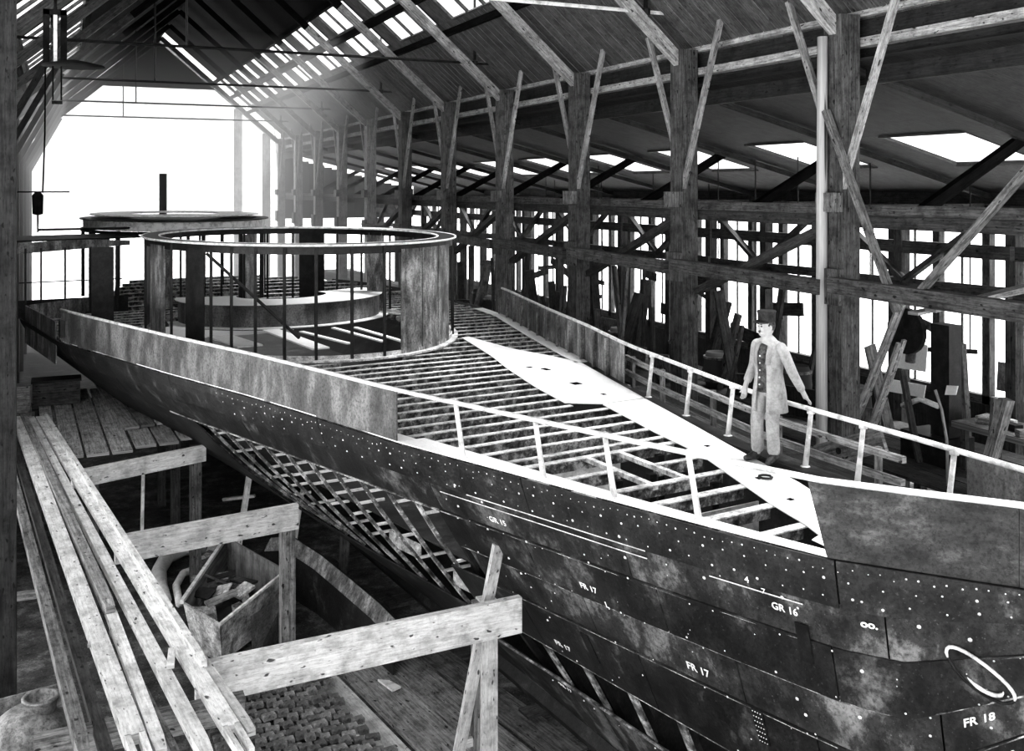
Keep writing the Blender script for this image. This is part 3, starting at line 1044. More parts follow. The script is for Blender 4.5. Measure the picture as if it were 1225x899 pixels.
# ---- after deckhouse: a second, higher ring
aft = part_empty('after_deckhouse', ship, 'second round deckhouse ring further aft, taller and paler')
kw = dict(ru=3.6, rv_=2.5, cu=27.6, cv=-1.2)
ZA = DK + 2.27
ringplate(ZA, .0, 1.04, -PI, PI, 40, 'iron', 'roof_plate', aft, .03, **kw)
ringband(ZA - .26, ZA - .02, 1.0, -PI, PI, 40, 'rail', 'roof_band', aft, **kw)
ringplate(ZA + .12, .5, .93, -PI, PI, 40, 'rail', 'roof_coaming', aft, .03, **kw)
ringband(ZA - .34, ZA - .26, 1.03, -PI, PI, 40, 'iron', 'roof_angle', aft, **kw)
for k in range(14):
    a = oval(-PI + 2 * PI * k / 14, kw['ru'], kw['rv_'], kw['cu'], kw['cv'])
    beamobj('stanchion', S(a[0], a[1], DK), S(a[0], a[1], ZA - .3), .1, .1, 'iron', aft)
for th in (.5, 1.0, -.6, -1.3):
    ringband(DK, ZA - .4, .99, th, th + .28, 3, 'house', 'wall_plate', aft, **kw)
MB().tube([S(26.2, -5.0, ZA - .22), S(24.6, -2.2, ZA - .15)], .035, 6).build('roof_bar', 'iron', aft)
# ---- thin screen frame on the port quarter
scr = part_empty('quarter_screen', ship, 'open frame of thin uprights on the far port quarter')
for v in (-5.75, -5.45, -5.1, -4.55, -3.95, -3.3):
    beamobj('upright', S(24.3, v, DK - .2), S(24.3, v, 6.0), .05, .05, 'iron', scr)
beamobj('mid_bar', S(24.3, -5.6, 5.15), S(24.3, -3.2, 5.15), .03, .03, 'iron', scr)
P = [[S(24.3, v, 5.86 + .02 * k), S(24.3, v, 6.12 + .06 * math.sin((v + 5.7) * 1.1))] for k, v in enumerate(frange(-5.7, -3.0, 8))]
MB().slab(P, AXU * .06).build('head_board', 'house', scr)
P = [[S(24.25 + .25 * (v + 5.7), v, 6.16), S(25.5 + .2 * (v + 5.7), v, 6.22)] for v in frange(-5.8, -2.6, 5)]
MB().slab(P, Vector((0, 0, .04))).build('head_plate', 'iron', scr)
P = [[S(24.6, v, DK - .1), S(24.6, v, DK + .35)] for v in frange(-5.6, -3.0, 3)]
MB().slab(P, AXU * .03).build('low_plate', 'bottom', scr)
MB().tube([S(33, -.5, DK), S(33, -.5, 8.0)], [.13, .13], 10).build('mast_stump', 'iron', ship, smooth=True)
P = [[S(19.9, v, DK + .0), S(19.9, v, DK + 1.9)] for v in frange(-4.5, -4.05, 2)]
MB().slab(P, AXU * .03).build('door_post_plate', 'iron', ship)

# ================================================================== STAGING ON THE LEFT
def trestle(y, x0, x1, zt, post_x, label, wt=.40, mat='pale_wood', posts=True, ends=0):
    t = thing('trestle', label, 'trestle', (post_x, y, 0))
    beamobj('bearer', (x0, y - .12, zt - wt / 2), (x1, y + ends, zt - wt / 2), .09, wt, mat, t)
    return t
t = trestle(10.5, 1.25, 4.93, 2.70, 4.67, 'nearest trestle: broad pale bearer plank on a tall post by the hull', .42)
beamobj('post', (4.62, 10.78, 0), (4.62, 10.78, 2.62), .2, .2, 'pale_wood', t, up=(0, 1, 0))
beamobj('side_post', (4.47, 10.80, 0), (4.49, 10.80, 2.6), .07, .12, 'grey_wood', t, up=(0, 1, 0))
beamobj('leaning_batten', (4.12, 10.86, 0), (4.72, 10.66, 3.28), .13, .07, 'pale_wood', t, up=(0, 1, 0))
for z in (1.55, .95):
    beamobj('cleat', (4.36, 10.8, z), (4.5, 10.8, z), .05, .1, 'pale_wood', t)
t = trestle(14.75, .70, 3.30, 2.70, 3.12, 'middle trestle: stained pale bearer on one squared post over the scrap bin', .38, ends=.25)
beamobj('post', (3.16, 15.08, .1), (3.16, 15.08, 2.35), .21, .2, 'grey_wood', t, up=(0, 1, 0))
beamobj('foot_block', (3.02, 15.0, .05), (3.36, 15.0, .05), .3, .1, 'dark_wood', t)
t = trestle(18.55, .2, 2.5, 2.66, 2.3, 'farthest trestle: pale bearer under the front edge of the plank stage', .30, ends=.75)
beamobj('post', (2.35, 19.5, 0), (2.35, 19.5, 2.6), .2, .2, 'post_wood', t, up=(0, 1, 0))
beamobj('post', (.55, 18.9, 0), (.55, 18.9, 2.4), .18, .18, 'dark_wood', t, up=(0, 1, 0))

t = thing('plank_stage', 'staging platform of grey planks beside the hull', 'platform', (1, 21.5, 2.66))
xs = [(-.62, -.50), (-.35, -.12), (-.05, .28), (.33, .70), (.76, 1.10), (1.16, 1.52), (1.58, 1.92), (1.98, 2.28)]
for i, (xa, xb) in enumerate(xs):
    ye = 18.9 + (xa + .6) * .25 + random.uniform(-.12, .12)
    x = (xa + xb) / 2
    beamobj('plank', (x + .12, ye, 2.71 + random.uniform(0, .03)), (x - .1, 25.4, 2.71 + random.uniform(0, .03)), xb - xa, .05, 'brace_wood', t)
for i in range(5):
    beamobj('plank', (1.3 + i * .3, 20.6 + i * .1, 2.8), (.85 + i * .27, 26.5, 2.8 + .02 * i), .26, .05, 'grey_wood' if i % 2 else 'brace_wood', t)
for y in (21.6, 24.6):
    beamobj('joist', (-.7, y, 2.58), (2.4, y, 2.58), .1, .18, 'dark_wood', t)
    for x in (-.4, 2.2):
        beamobj('post', (x, y, 0), (x, y, 2.5), .18, .18, 'dark_wood', t, up=(0, 1, 0))
t = thing('tool_chest', 'dark wooden chest on the far end of the plank stage', 'chest', (-.1, 23.6, 2.76))
MB().box((-.05, 23.9, 3.02), (.95, .5, .5)).build('body', 'dark_wood', t)
MB().box((-.05, 23.9, 3.29), (1.0, .55, .05)).build('lid', 'sooty_wood', t)
t = thing('tool_box', 'small grey box at the left picture edge by the plank ends', 'box', (-.72, 22.9, 2.86))
MB().box((-.72, 22.95, 3.1), (.34, .4, .5)).build('body', 'grey_wood', t)
MB().box((-.72, 22.95, 3.37), (.37, .43, .04)).build('lid', 'grey_wood', t)
o = beamobj('staging_pole', (-.62, 14.9, 0), (-.62, 14.9, 10.4), .2, .2, 'sooty_wood', up=(0, 1, 0))
tag(o, 'dark upright staging pole at the left picture edge', 'pole')
o = beamobj('cross_rail', (-1.4, 17.6, 1.0), (-.2, 17.5, 1.0), .1, .12, 'grey_wood')
tag(o, 'short grey rail under the left planks', 'rail')

# long timbers laid along the trestle ends: each one a thing
planks = [
    ('outermost left timber of the long pile, narrow and grey', (.2, 8.88), (-1.13, 22.71), 2.76, .13, .12, 'grey_wood'),
    ('dark low timber, second from the left of the long pile', (.40, 8.81), (-.94, 22.62), 2.66, .12, .08, 'dark_wood'),
    ('pale timber with a notched end in the middle of the long pile', (.62, 8.72), (-.78, 22.55), 2.78, .20, .10, 'pale_wood'),
    ('pale board lying against the notched timber, near end only', (.79, 8.66), (.52, 11.9), 2.76, .13, .07, 'pale_wood'),
    ('short timber lying on the pile, its cut end towards the camera', (.53, 11.66), (-.66, 22.5), 2.82, .13, .13, 'brace_wood'),
    ('narrow mottled batten lying beside the pale middle timber', (.93, 8.6), (.53, 11.6), 2.68, .08, .06, 'grey_wood'),
    ('pale timber between two dark gaps, third from the right of the pile', (1.13, 8.4), (-.52, 22.42), 2.78, .14, .09, 'pale_wood'),
    ('broad right-hand timber of the pile resting on the bearer ends', (1.40, 8.52), (-.36, 22.37), 2.79, .17, .08, 'pale_wood'),
    ('short pale board doubling the broad right-hand timber', (1.53, 8.6), (1.25, 10.6), 2.78, .10, .07, 'pale_wood'),
    ('spotted edge timber lying along the right side of the pile', (1.30, 9.9), (-.24, 22.2), 2.85, .08, .09, 'pale_wood'),
]
for lb, a, b, z, w, h, mt in planks:
    t = thing('timber', lb, 'timber', ((a[0] + b[0]) / 2, (a[1] + b[1]) / 2, z - h / 2), 'long timbers on the staging')
    d = (Vector((b[0], b[1], 0)) - Vector((a[0], a[1], 0))).normalized()
    p0, p1 = Vector((a[0], a[1], z)), Vector((b[0], b[1], z))
    w *= .88
    MB().beam(p0 + d * .3, p1, w, h).build('plank', mt, t)
    if w > .145:      # forked, chamfered end: two prongs with a dark slot between
        sd = Vector((d.y, -d.x, 0))
        for s in (-1, 1):
            MB().beam(p0 + d * .31 + sd * s * w * .34, p0 - d * .15 + sd * s * w * .30, w * .3, h).build('prong', mt, t)
    else:
        MB().beam(p0 + d * .31, p0 + d * .1, w, h, ends=(1, .8)).build('end', mt, t)
o = beamobj('wood_offcut', (.98, 10.05, 2.87), (1.03, 10.4, 2.87), .07, .05, 'pale_wood')
tag(o, 'little pale offcut lying across the timber pile', 'offcut')
o = beamobj('wood_offcut', (.30, 11.0, 2.80), (.40, 11.4, 2.80), .07, .04, 'brace_wood')
tag(o, 'small splintered offcut on the dark left timber', 'offcut')
# two stacked supports under the near ends
for k, y in enumerate((9.6,)):
    t = thing('trestle', 'low grey trestle under the near ends of the timber pile', 'trestle', (.6, y, 0))
    beamobj('bearer', (-.2, y, 2.57), (1.6, y, 2.57), .12, .24, 'grey_wood', t)
    for x in (0, 1.2):
        beamobj('post', (x, y, 0), (x, y, 2.45), .16, .16, 'dark_wood', t, up=(0, 1, 0))

# domed sheet-metal vessel, lower left
t = thing('metal_vessel', 'domed sheet-metal vessel with open neck beside the timber pile', 'vessel', (-.35, 13.4, 0))
prof = [(.42, 0), (.52, .03), (.52, .12), (.50, .15), (.50, .38), (.47, .52), (.40, .64), (.28, .74), (.20, .79)]
MB().lathe(prof, (-.35, 13.4, .35), 28).build('body', 'zinc', t, smooth=True)
MB().lathe([(.17, .74), (.19, .86), (.22, .90), (.22, .92), (.17, .92), (.15, .80)], (-.2, 13.4, .35), 22).build('neck', 'zinc', t, smooth=True)
MB().tube([(-.35 + .515 * math.cos(a), 13.4 + .515 * math.sin(a), .5) for a in frange(0, 2 * PI, 27)[:-1]], .02, 6, closed=True).build('rim', 'rail', t, smooth=True)
o = MB().box((-.35, 13.4, .17), (1.1, 1.1, .34)).build('pallet', 'dark_wood')
tag(o, 'low dark stand under the domed vessel', 'stand')
o = MB().beam((-.95, 13.95, .9), (.05, 13.95, .98), .03, .3).build('metal_sheet', 'zinc')
tag(o, 'grey metal sheet standing behind the domed vessel', 'sheet')

# scrap bin under the middle trestle
t = thing('scrap_bin', 'flared wooden bin of scrap below the middle trestle', 'bin', (2.5, 17, 0))
A, B_, C_, D_ = Vector((1.78, 16.3, .95)), Vector((2.22, 15.5, .85)), Vector((3.5, 16.85, .98)), Vector((2.85, 19.0, .95))
def wallq(a, b, mat, nm, inn):
    a0 = a + (inn - a) * .22; a0.z = .12
    b0 = b + (inn - b) * .22; b0.z = .12
    MB().slab([[a, a0], [b, b0]], Vector((.03, .03, 0))).build(nm, mat, t)
ctr = (A + B_ + C_ + D_) / 4
wallq(A, B_, 'scrap', 'end_board', ctr); wallq(B_, C_, 'scrap', 'side_board', ctr); wallq(C_, D_, 'grey_wood', 'end_board', ctr); wallq(D_, A, 'grey_wood', 'side_board', ctr)
MB().prism([(2.0, 16.4), (2.3, 15.9), (3.3, 16.9), (2.8, 18.4)], .1, .16).build('bottom_board', 'dark_wood', t)
beamobj('rim_batten', A + Vector((-.02, 0, .02)), D_ + Vector((0, 0, .02)), .06, .06, 'rail', t)
beamobj('rim_batten', B_, C_, .04, .04, 'rail', t)
for k in range(20):
    f1, f2 = random.uniform(.2, .85), random.uniform(.2, .8)
    p = (A * (1 - f1) + D_ * f1) * (1 - f2) + (B_ * (1 - f1) + C_ * f1) * f2
    p.z = .45 + .028 * k
    a = random.uniform(0, PI)
    L = random.uniform(.2, .55)
    d = Vector((math.cos(a), math.sin(a), random.uniform(-.3, .4))) * L / 2
    o = beamobj('scrap_piece', p - d, p + d, random.uniform(.08, .3), random.uniform(.015, .05), ('scrap', 'dark_wood', 'grey_wood', 'iron')[k % 4], up=(random.uniform(-.5, .5), random.uniform(-.5, .5), 1))
    tag(o, '%s scrap in the flared bin, %s from the bottom of the heap' % (('pale plate', 'dark board', 'grey board', 'black iron')[k % 4], NTH[k]), 'scrap', 'scrap in the bin')
hs = [(1.72, 18.6, .12), (1.70, 19.3, .14), (1.74, 20.0, .16), (1.95, 20.6, .2), (2.3, 20.85, .2), (2.7, 20.9, .15)]
o = MB().tube(hs, [.12, .13, .14, .15, .13, .1], 8).build('canvas_hose', 'rope', smooth=True)
tag(o, 'thick bleached hose curving on the ground left of the bin', 'hose')
hs = [(1.95, 18.4, .1), (1.97, 19.2, .12), (2.15, 19.7, .15), (2.4, 19.85, .14), (2.6, 19.7, .1)]
o = MB().tube(hs, .07, 7).build('canvas_hose', 'rope', smooth=True)
tag(o, 'thin bleached hose end curled beside the bin', 'hose')
for k in range(14):
    x, y = random.uniform(2.3, 3.6), 19.2 + k * .17
    a = random.uniform(0, PI)
    o = beamobj('rubble_piece', (x, y, .08), (x + .35 * math.cos(a), y + .3 * math.sin(a), .14), .16, .12, ('scrap', 'grey_wood', 'rope')[k % 3])
    tag(o, 'pale lump of rubble behind the bin, %s away from it' % NTH[k], 'rubble', 'rubble behind the bin')

# curved plate standing by the post, edge up
pts = [(3.62, 18.6, .95), (3.93, 18.2, 1.05), (4.22, 17.24, 1.0), (4.44, 16.11, .95), (4.63, 15.1, .9), (4.72, 14.5, .85)]
P = [[Vector(p), Vector((p[0] - .12, p[1], p[2] - .22)), Vector((p[0] - .1, p[1] - .1, .02))] for p in pts]
t = thing('bent_plate', 'large bent steel plate standing on edge behind the trestle post', 'plate', (4.2, 16.5, 0))
MB().slab(P, Vector((.03, .0, 0))).build('sheet', 'bottom', t)
P2 = [[Vector(p) + Vector((-.02, 0, .01)), Vector((p[0] - .14, p[1], p[2] - .22))] for p in pts]
MB().slab(P2, Vector((-.01, 0, .01))).build('flange', 'house', t)
o = MB().slab([[(3.35, 16.0, .95), (3.3, 16.2, .05)], [(2.7, 15.6, .85), (2.75, 15.7, .05)]], Vector((.02, .02, 0))).build('steel_sheet', 'bulwark')
tag(o, 'small stained sheet leaning against the front of the bin', 'sheet')
# shores and battens under the hull
for k, (a, b, w, mt, lb) in enumerate((
    ((3.05, 19.3, .2), (3.5, 20.0, 2.2), .1, 'pale_wood', 'slanting pale shore rising behind the middle trestle post'),
    ((3.9, 18.5, .1), (4.25, 18.9, 1.7), .07, 'pale_wood', 'thin pale batten between bent plate and hull frames'),
    ((4.6, 17.3, .0), (4.75, 17.6, 1.5), .14, 'dark_wood', 'short dark shore under the open hull frames'),
    ((1.45, 20.4, .0), (1.5, 20.6, 1.9), .06, 'pale_wood', 'thin upright batten under the plank stage'),
    ((3.3, 22.5, .6), (3.9, 22.0, .75), .06, 'pale_wood', 'pale batten lying under the hull by the plank stage'))):
    o = beamobj('shore', a, b, w, w, mt, up=(0, 1, 0))
    tag(o, lb, 'shore', 'shores under the hull')
for k, u in enumerate((3.6, 5.4, 7.2, 9.0, 11, 13.5, 16, 19)):
    t = thing('keel_block', 'stack of dark timber blocks under the keel, %s from the bow' % ORD[k], 'block', tuple(S(u, .08, 0)), 'keel blocks')
    p = S(u, .08, 0)
    beamobj('block', p + AXV * -.5 + Vector((0, 0, .03)), p + AXV * .5 + Vector((0, 0, .03)), .3, .06, 'dark_wood', t)
    beamobj('block', p + AXV * -.35 + Vector((0, 0, .09)), p + AXV * .35 + Vector((0, 0, .09)), .28, .06, 'dark_wood', t)
# boards on the ground
for k, (a, b, w, mt) in enumerate((((3.47, 15.6), (3.98, 12.3), .5, 'pale_wood'), ((4.15, 15.5), (4.7, 12.0), .62, 'brace_wood'), ((4.78, 15.3), (5.4, 11.6), .55, 'grey_wood'), ((5.35, 15.2), (6.1, 11.4), .5, 'post_wood'))):
    o = beamobj('ground_board', (a[0], a[1], .035 + .004 * k), (b[0], b[1], .035 + .004 * k), w, .07, mt)
    tag(o, ['pale worn board on the ground beside the setts', 'grey ground board, second from the setts', 'dark ground board next to the near post foot', 'ground board closest to the keel'][k], 'board', 'boards on the ground')
o = beamobj('stone_block', (2.55, 14.6, .15), (2.75, 14.6, .15), .2, .3, 'sett')
tag(o, 'small stone block on the setts by the post foot', 'stone')
o = MB().slab([[(4.35, 14.3, .09), (4.5, 14.2, .09)], [(4.45, 13.9, .09), (4.6, 13.95, .09)]], Vector((0, 0, .03))).build('iron_bracket', 'rail')
tag(o, 'small pale bracket lying on the ground boards', 'bracket')

# ================================================================== LAMPS OVER THE NAVE
t = thing('arc_lamp', 'hanging arc lamp with wide dark disc reflector near upper left', 'lamp', (.12, 9.84, 8.3))
for dx in (-.045, .1):
    beamobj('frame_bar', (-.06 + dx, 9.9, 8.62), (-.06 + dx, 9.9, 9.12), .055, .05, 'soot_iron', t, up=(0, 1, 0))
beamobj('frame_bar', (-.13, 9.9, 9.1), (.06, 9.9, 9.1), .05, .05, 'soot_iron', t)
beamobj('carbon_rod', (-.03, 9.9, 8.62), (-.03, 9.9, 9.1), .03, .03, 'rail', t, up=(0, 1, 0))
MB().lathe([(.02, .05), (.10, .035), (.26, .0), (.27, -.012), (.1, -.01), (.02, -.012)], (.12, 9.84, 8.62), 32).build('reflector', 'soot_iron', t, smooth=True)
for x in (-.05, .02):
    MB().tube([(x, 9.9, 8.62), (x, 9.9, 8.3)], .008, 5).build('hanger', 'soot_iron', t)
beamobj('lower_bar', (-.06, 9.9, 8.28), (.03, 9.9, 8.28), .03, .03, 'soot_iron', t)
MB().tube([(-.03, 9.9, 9.1), (-.03, 9.9, 11.9)], .015, 5).build('cable', 'soot_iron', t)
t = thing('arc_lamp', 'small dark lamp hanging far off at the left edge', 'lamp', (-.39, 22.2, 6.6))
MB().tube([(-.30, 22.2, 7.4), (-.26, 22.2, 8.6), (-.24, 22.2, 11.8)], .018, 5).build('cable', 'soot_iron', t)
MB().lathe([(.03, 0), (.10, .02), (.11, .4), (.05, .47)], (-.39, 22.2, 6.95), 12).build('housing', 'soot_iron', t, smooth=True)
MB().lathe([(.06, 0), (.09, .1), (.1, .38), (.06, .4)], (-.39, 22.2, 6.55), 12).build('globe', 'glass', t, smooth=True)
MB().tube([(-.39, 22.2, 6.6), (-.39, 22.2, 7.3)], .02, 6).build('carbon_rod', 'soot_iron', t)
MB().tube([(-1.3, 22.2, 7.42), (.2, 22.2, 7.42)], .015, 5).build('cross_bar', 'soot_iron', t)

# ================================================================== RIGHT-HAND AISLE
t = thing('aisle_gallery', 'raised plank gallery along the right-hand aisle', 'platform', (16.5, 28, 2.6))
for i in range(5):
    x = 13.2 + i * .6
    beamobj('plank', (x, 7, 2.62), (x, 58, 2.62), .56, .06, 'dark_wood', t)
for k in range(-1, 10):
    yy = Y0 + BAY * (k + .4)
    beamobj('joist', (13, yy, 2.5), (16.0, yy, 2.5), .16, .18, 'dark_wood', t)
    for x in (13.2, 15.8):
        beamobj('post', (x, yy, 0), (x, yy, 2.42), .18, .18, 'dark_wood', t, up=(0, 1, 0))
nt_ = 0
for k in range(-1, 9):
    yy = Y0 + BAY * k
    for j in range(2):
        x, y = 16.2 + random.uniform(-.2, .2), yy + j * BAY / 2 + random.uniform(-.3, .3)
        o = beamobj('aisle_post', (x, y, 0), (x, y, 7.1), .24, .22, 'dark_wood', up=(0, 1, 0))
        tag(o, 'dark second-row aisle post, %s half of the bay %s from the camera' % (('near', 'far')[j], ORD[k + 1]), 'post', 'second row of aisle posts')
    o = beamobj('aisle_rail', (16.0, yy - .1, 6.28), (16.0, yy + BAY - .2, 6.28), .12, .26, 'dark_wood')
    tag(o, 'upper horizontal rail on the aisle posts, bay %s from the camera' % ORD[k + 1], 'rail', 'upper aisle rails')
    o = beamobj('aisle_rail', (15.95, yy - .1, 5.55), (15.95, yy + BAY - .2, 5.52), .12, .2, 'dark_wood')
    tag(o, 'lower horizontal rail on the aisle posts, bay %s from the camera' % ORD[k + 1], 'rail', 'lower aisle rails')
    for hf, a, b in (('near', (yy + .2), (yy + BAY / 2)), ('far', (yy + BAY - .2), (yy + BAY / 2))):
        o = beamobj('aisle_brace', (15.85, a, 7.0), (15.85, b, 5.6), .1, .16, 'dark_wood', up=(1, 0, 0))
        tag(o, '%s slanting brace between the aisle rails, bay %s from the camera' % (hf, ORD[k + 1]), 'brace', 'slanting aisle braces')
nth = {}
ys_ = sorted([random.uniform(10.5, 40) if k % 3 else random.uniform(17, 30) for k in range(48)])
for k, y in enumerate(ys_):
    x = random.uniform(13.2, 15.6)
    h = random.uniform(1.4, 3.0)
    ln = Vector((random.uniform(-.5, .5), random.uniform(-.4, .4), h))
    w = random.choice((.08, .12, .18, .26))
    mt = random.choice(('dark_wood', 'dark_wood', 'post_wood', 'grey_wood'))
    bay = min(11, max(0, int((y - Y0) // BAY) + 1))
    nth[bay] = nth.get(bay, 0) + 1
    o = beamobj('leaning_timber', (x, y, 2.66), Vector((x, y, 2.66)) + ln, w, random.choice((.06, .1, .16)), mt, up=(0, 1, 0))
    tag(o, '%s %s timber stood on end in aisle bay %s from camera, %s in it' % ('thin' if w < .15 else 'broad', 'grey' if mt == 'grey_wood' else 'dark', ORD[bay], ORD[min(11, nth[bay] - 1)]), 'timber', 'timbers stood in the aisle')
for k in range(12):
    x, y = 13.7 + (k % 3) * .5, 14.5 + k * 2.1
    w_, h_ = random.uniform(.5, 1.3), random.uniform(.4, 1.0)
    mt = random.choice(('sooty_wood', 'dark_wood', 'grey_wood'))
    o = MB().beam((x, y, 2.66), (x + random.uniform(-.2, .2), y, 2.66 + h_), w_, .05, up=(1, .3, 0)).build('stacked_board', mt)
    tag(o, '%s board set on edge along the gallery, %s from the camera' % ('grey' if mt == 'grey_wood' else 'dark', ORD[k]), 'panel', 'panels on the gallery')
# bright sheets of plate leaning in the aisle
for lb, X, a, b, mt in (
    ('upper bright sheet leaning behind the ladders', 15.0, (14.6, 3.95), (13.79, 4.5), 'stringer'),
    ('lower bright sheet under the first behind the ladders', 15.0, (14.7, 3.45), (13.83, 3.72), 'stringer'),
    ('small white card on the dark right-hand timber', 14.0, (12.45, 3.9), (12.22, 4.09), 'chalk'),
    ('wide pale sheet near the right picture edge', 20.0, (16.3, 2.75), (15.0, 3.45), 'bulwark')):
    o = MB().slab([[(X, a[0], a[1]), (X, b[0], a[1] + .04)], [(X + .05, a[0], b[1] - .03), (X + .05, b[0], b[1])]], Vector((.02, 0, 0))).build('plate_sheet', mt)
    tag(o, lb, 'sheet')
for lb, a, b in (('lower of two pale planks laid across near the right picture edge', (12.35, 11.6, 5.5), (15.3, 11.76, 5.75)), ('upper of two pale planks laid across near the right picture edge', (12.4, 11.3, 5.58), (15.3, 11.5, 5.9))):
    o = beamobj('cross_plank', a, b, .2, .05, 'brace_wood')
    tag(o, lb, 'plank')
for k in range(14):
    y = 16.5 + k * 1.75
    x = random.uniform(17.2, 19.8)
    z = random.uniform(3.2, 5.2)
    L = random.uniform(1.0, 2.6)
    o = beamobj('hanging_board', (x, y, z), (x + .1, y + L, z + random.uniform(-.5, .5)), .05, random.uniform(.1, .4), 'dark_wood', up=(0, 0, 1))
    tag(o, 'dark board slung across the light of the aisle windows, %s from the camera' % (ORD + ['thirteenth', 'fourteenth'])[k], 'board', 'boards slung in the aisle')
    o = MB().tube([(x, y + .2, z), (x, y + .2, lz(x) - .03)], .02, 5).build('hanging_rope', 'iron')
    tag(o, 'rope holding the near end of a slung board, %s from the camera' % (ORD + ['thirteenth', 'fourteenth'])[k], 'rope', 'ropes of the slung boards')
for k in range(10):
    y = 15.2 + k * 2.3
    x = 14.6 + .5 * (k % 2)
    t = thing('barrel', 'dark staved barrel standing on the gallery, %s from the camera' % ORD[k], 'barrel', (x, y, 2.66), 'barrels on the gallery')
    MB().lathe([(.26, 0), (.31, .2), (.33, .42), (.31, .64), (.26, .84), (.24, .84), (.24, .8)], (x, y, 2.66), 16).build('staves', 'dark_wood', t, smooth=True)
    for z in (.14, .68):
        MB().lathe([(.305, z), (.322, z), (.326, z + .06), (.31, z + .06)], (x, y, 2.66), 16).build('hoop', 'house', t)
# two ladders
for lb, X, a, b in (('left one of two ladders leaning beyond the nearest column', 13.6, (14.35, 2.7), (13.05, 5.4)), ('right one of two ladders, its stile catching the light', 13.2, (13.55, 2.7), (12.65, 4.85))):
    t = thing('ladder', lb, 'ladder', (X, a[0], a[1]))
    for s in (-.17, .17):
        beamobj('stile', (X + s, a[0] + s * .6, a[1]), (X + s, b[0] + s * .6, b[1]), .05, .08, 'brace_wood', t, up=(1, 0, 0))
    for j in range(9):
        f = (j + .6) / 9.2
        y, z = a[0] + (b[0] - a[0]) * f, a[1] + (b[1] - a[1]) * f
        beamobj('rung', (X - .17, y - .1, z), (X + .17, y + .1, z), .035, .035, 'brace_wood', t)
# a belt-driven machine and hanging gear on the right
t = thing('drilling_machine', 'tall dark machine with a curved arm and belt wheel in the right aisle', 'machine', (14.2, 12.9, 2.66))
beamobj('column', (14.2, 12.6, 2.66), (14.2, 12.6, 5.1), .4, .3, 'iron', t, up=(1, 0, 0))
MB().tube([(14.2, 12.7, 4.95), (14.2, 13.1, 5.05), (14.2, 13.35, 4.8), (14.2, 13.4, 4.3)], .09, 8).build('arm', 'house', t, smooth=True)
MB().lathe([(.1, -.05), (.42, -.05), (.42, .05), (.1, .05)], (14.0, 13.3, 4.9), 20, axis=(1, 0, 0)).build('belt_wheel', 'iron', t)
MB().box((14.2, 12.8, 2.9), (.7, 1.0, .48)).build('bed', 'iron', t)
MB().tube([(13.9, 13.3, 3.55), (13.9, 12.9, 3.75), (13.9, 12.5, 3.7)], .05, 7).build('handle_bar', 'rail', t, smooth=True)
o = MB().tube([(13.0, 11.75, 4.2), (13.0, 11.62, 3.9), (13.0, 11.52, 3.45), (13.0, 11.5, 2.7)], .025, 6).build('hanging_rope', 'brace_wood', smooth=True)
tag(o, 'pale rope hanging in the dark beyond the bow rail', 'rope')
for k, (y, z) in enumerate(((19.3, 5.3), (23.0, 5.2), (27.3, 5.3))):
    t = thing('hanging_pulley', 'round pulley hung from the aisle rail, %s from the camera' % ORD[k], 'pulley', (15.7, y, z), 'hanging pulleys')
    MB().lathe([(.05, -.06), (.28, -.06), (.24, 0), (.28, .06), (.05, .06)], (15.7, y, z), 18, axis=(1, 0, 0)).build('wheel', 'iron', t)
    beamobj('hook_bar', (15.7, y, z), (15.7, y, z + .5), .05, .04, 'iron', t, up=(0, 1, 0))
# workbench and barrels
t = thing('workbench', 'cluttered dark workbench at the right edge of the aisle', 'bench', (14.6, 11.2, 2.66))
MB().box((14.6, 11.3, 3.4), (1.0, 2.2, .1)).build('top', 'grey_wood', t)
for (x, y) in ((14.2, 10.4), (15.0, 10.4), (14.2, 12.2), (15.0, 12.2)):
    beamobj('leg', (x, y, 2.66), (x, y, 3.36), .1, .1, 'dark_wood', t, up=(0, 1, 0))
for k in range(9):
    x, y = 14.3 + random.uniform(0, .6), 10.5 + k * .2
    o = MB().box((x, y, 3.51), (random.uniform(.1, .4), random.uniform(.06, .2), .1), random.uniform(0, 3)).build('bench_item', ('scrap', 'iron', 'rope', 'grey_wood')[k % 4])
    tag(o, 'loose piece on the cluttered workbench, %s from its near end' % NTH[k], 'scrap', 'pieces on the workbench')

# staging along the starboard side of the hull
t = thing('side_staging', 'low plank staging with two long rails beyond the starboard rail', 'staging', (9.2, 11, 3.6))
for (z, dv, w, mt) in ((DK + .30, .30, .06, 'brace_wood'), (DK + .06, .28, .07, 'brace_wood'), (DK - .25, .45, .3, 'post_wood'), (DK - .28, .8, .3, 'dark_wood')):
    pts = [S(u, bf(u) + dv, z) for u in frange(4.0, 10.6, 6)]
    mb = MB()
    for a, b in zip(pts[:-1], pts[1:]):
        mb.beam(a, b, w, .07)
    mb.build('rail_plank' if w < .1 else 'walk_plank', mt, t)
for u in (4.4, 6.0, 7.6, 9.2, 10.4):
    beamobj('post', S(u, bf(u) + .62, 0), S(u, bf(u) + .62, DK - .32), .14, .14, 'dark_wood', t, up=(0, 1, 0))
    beamobj('post', S(u, bf(u) + .36, DK - .3), S(u, bf(u) + .36, DK + .34), .06, .06, 'grey_wood', t, up=(0, 1, 0))
t = thing('holed_plank', 'pale plank with two round holes behind the starboard rail', 'plank', (9.4, 9.9, 3.9))
MB().beam((9.4, 10.75, 3.72), (9.4, 9.3, 4.35), .05, .3).build('plank', 'grey_wood', t)
for (y, z) in ((10.05, 4.02), (9.62, 4.21)):
    MB().lathe([(.0, 0), (.045, 0), (.045, .012), (.0, .012)], (9.37, y, z), 12, axis=(-1, 0, 0)).build('hole', 'iron', t)
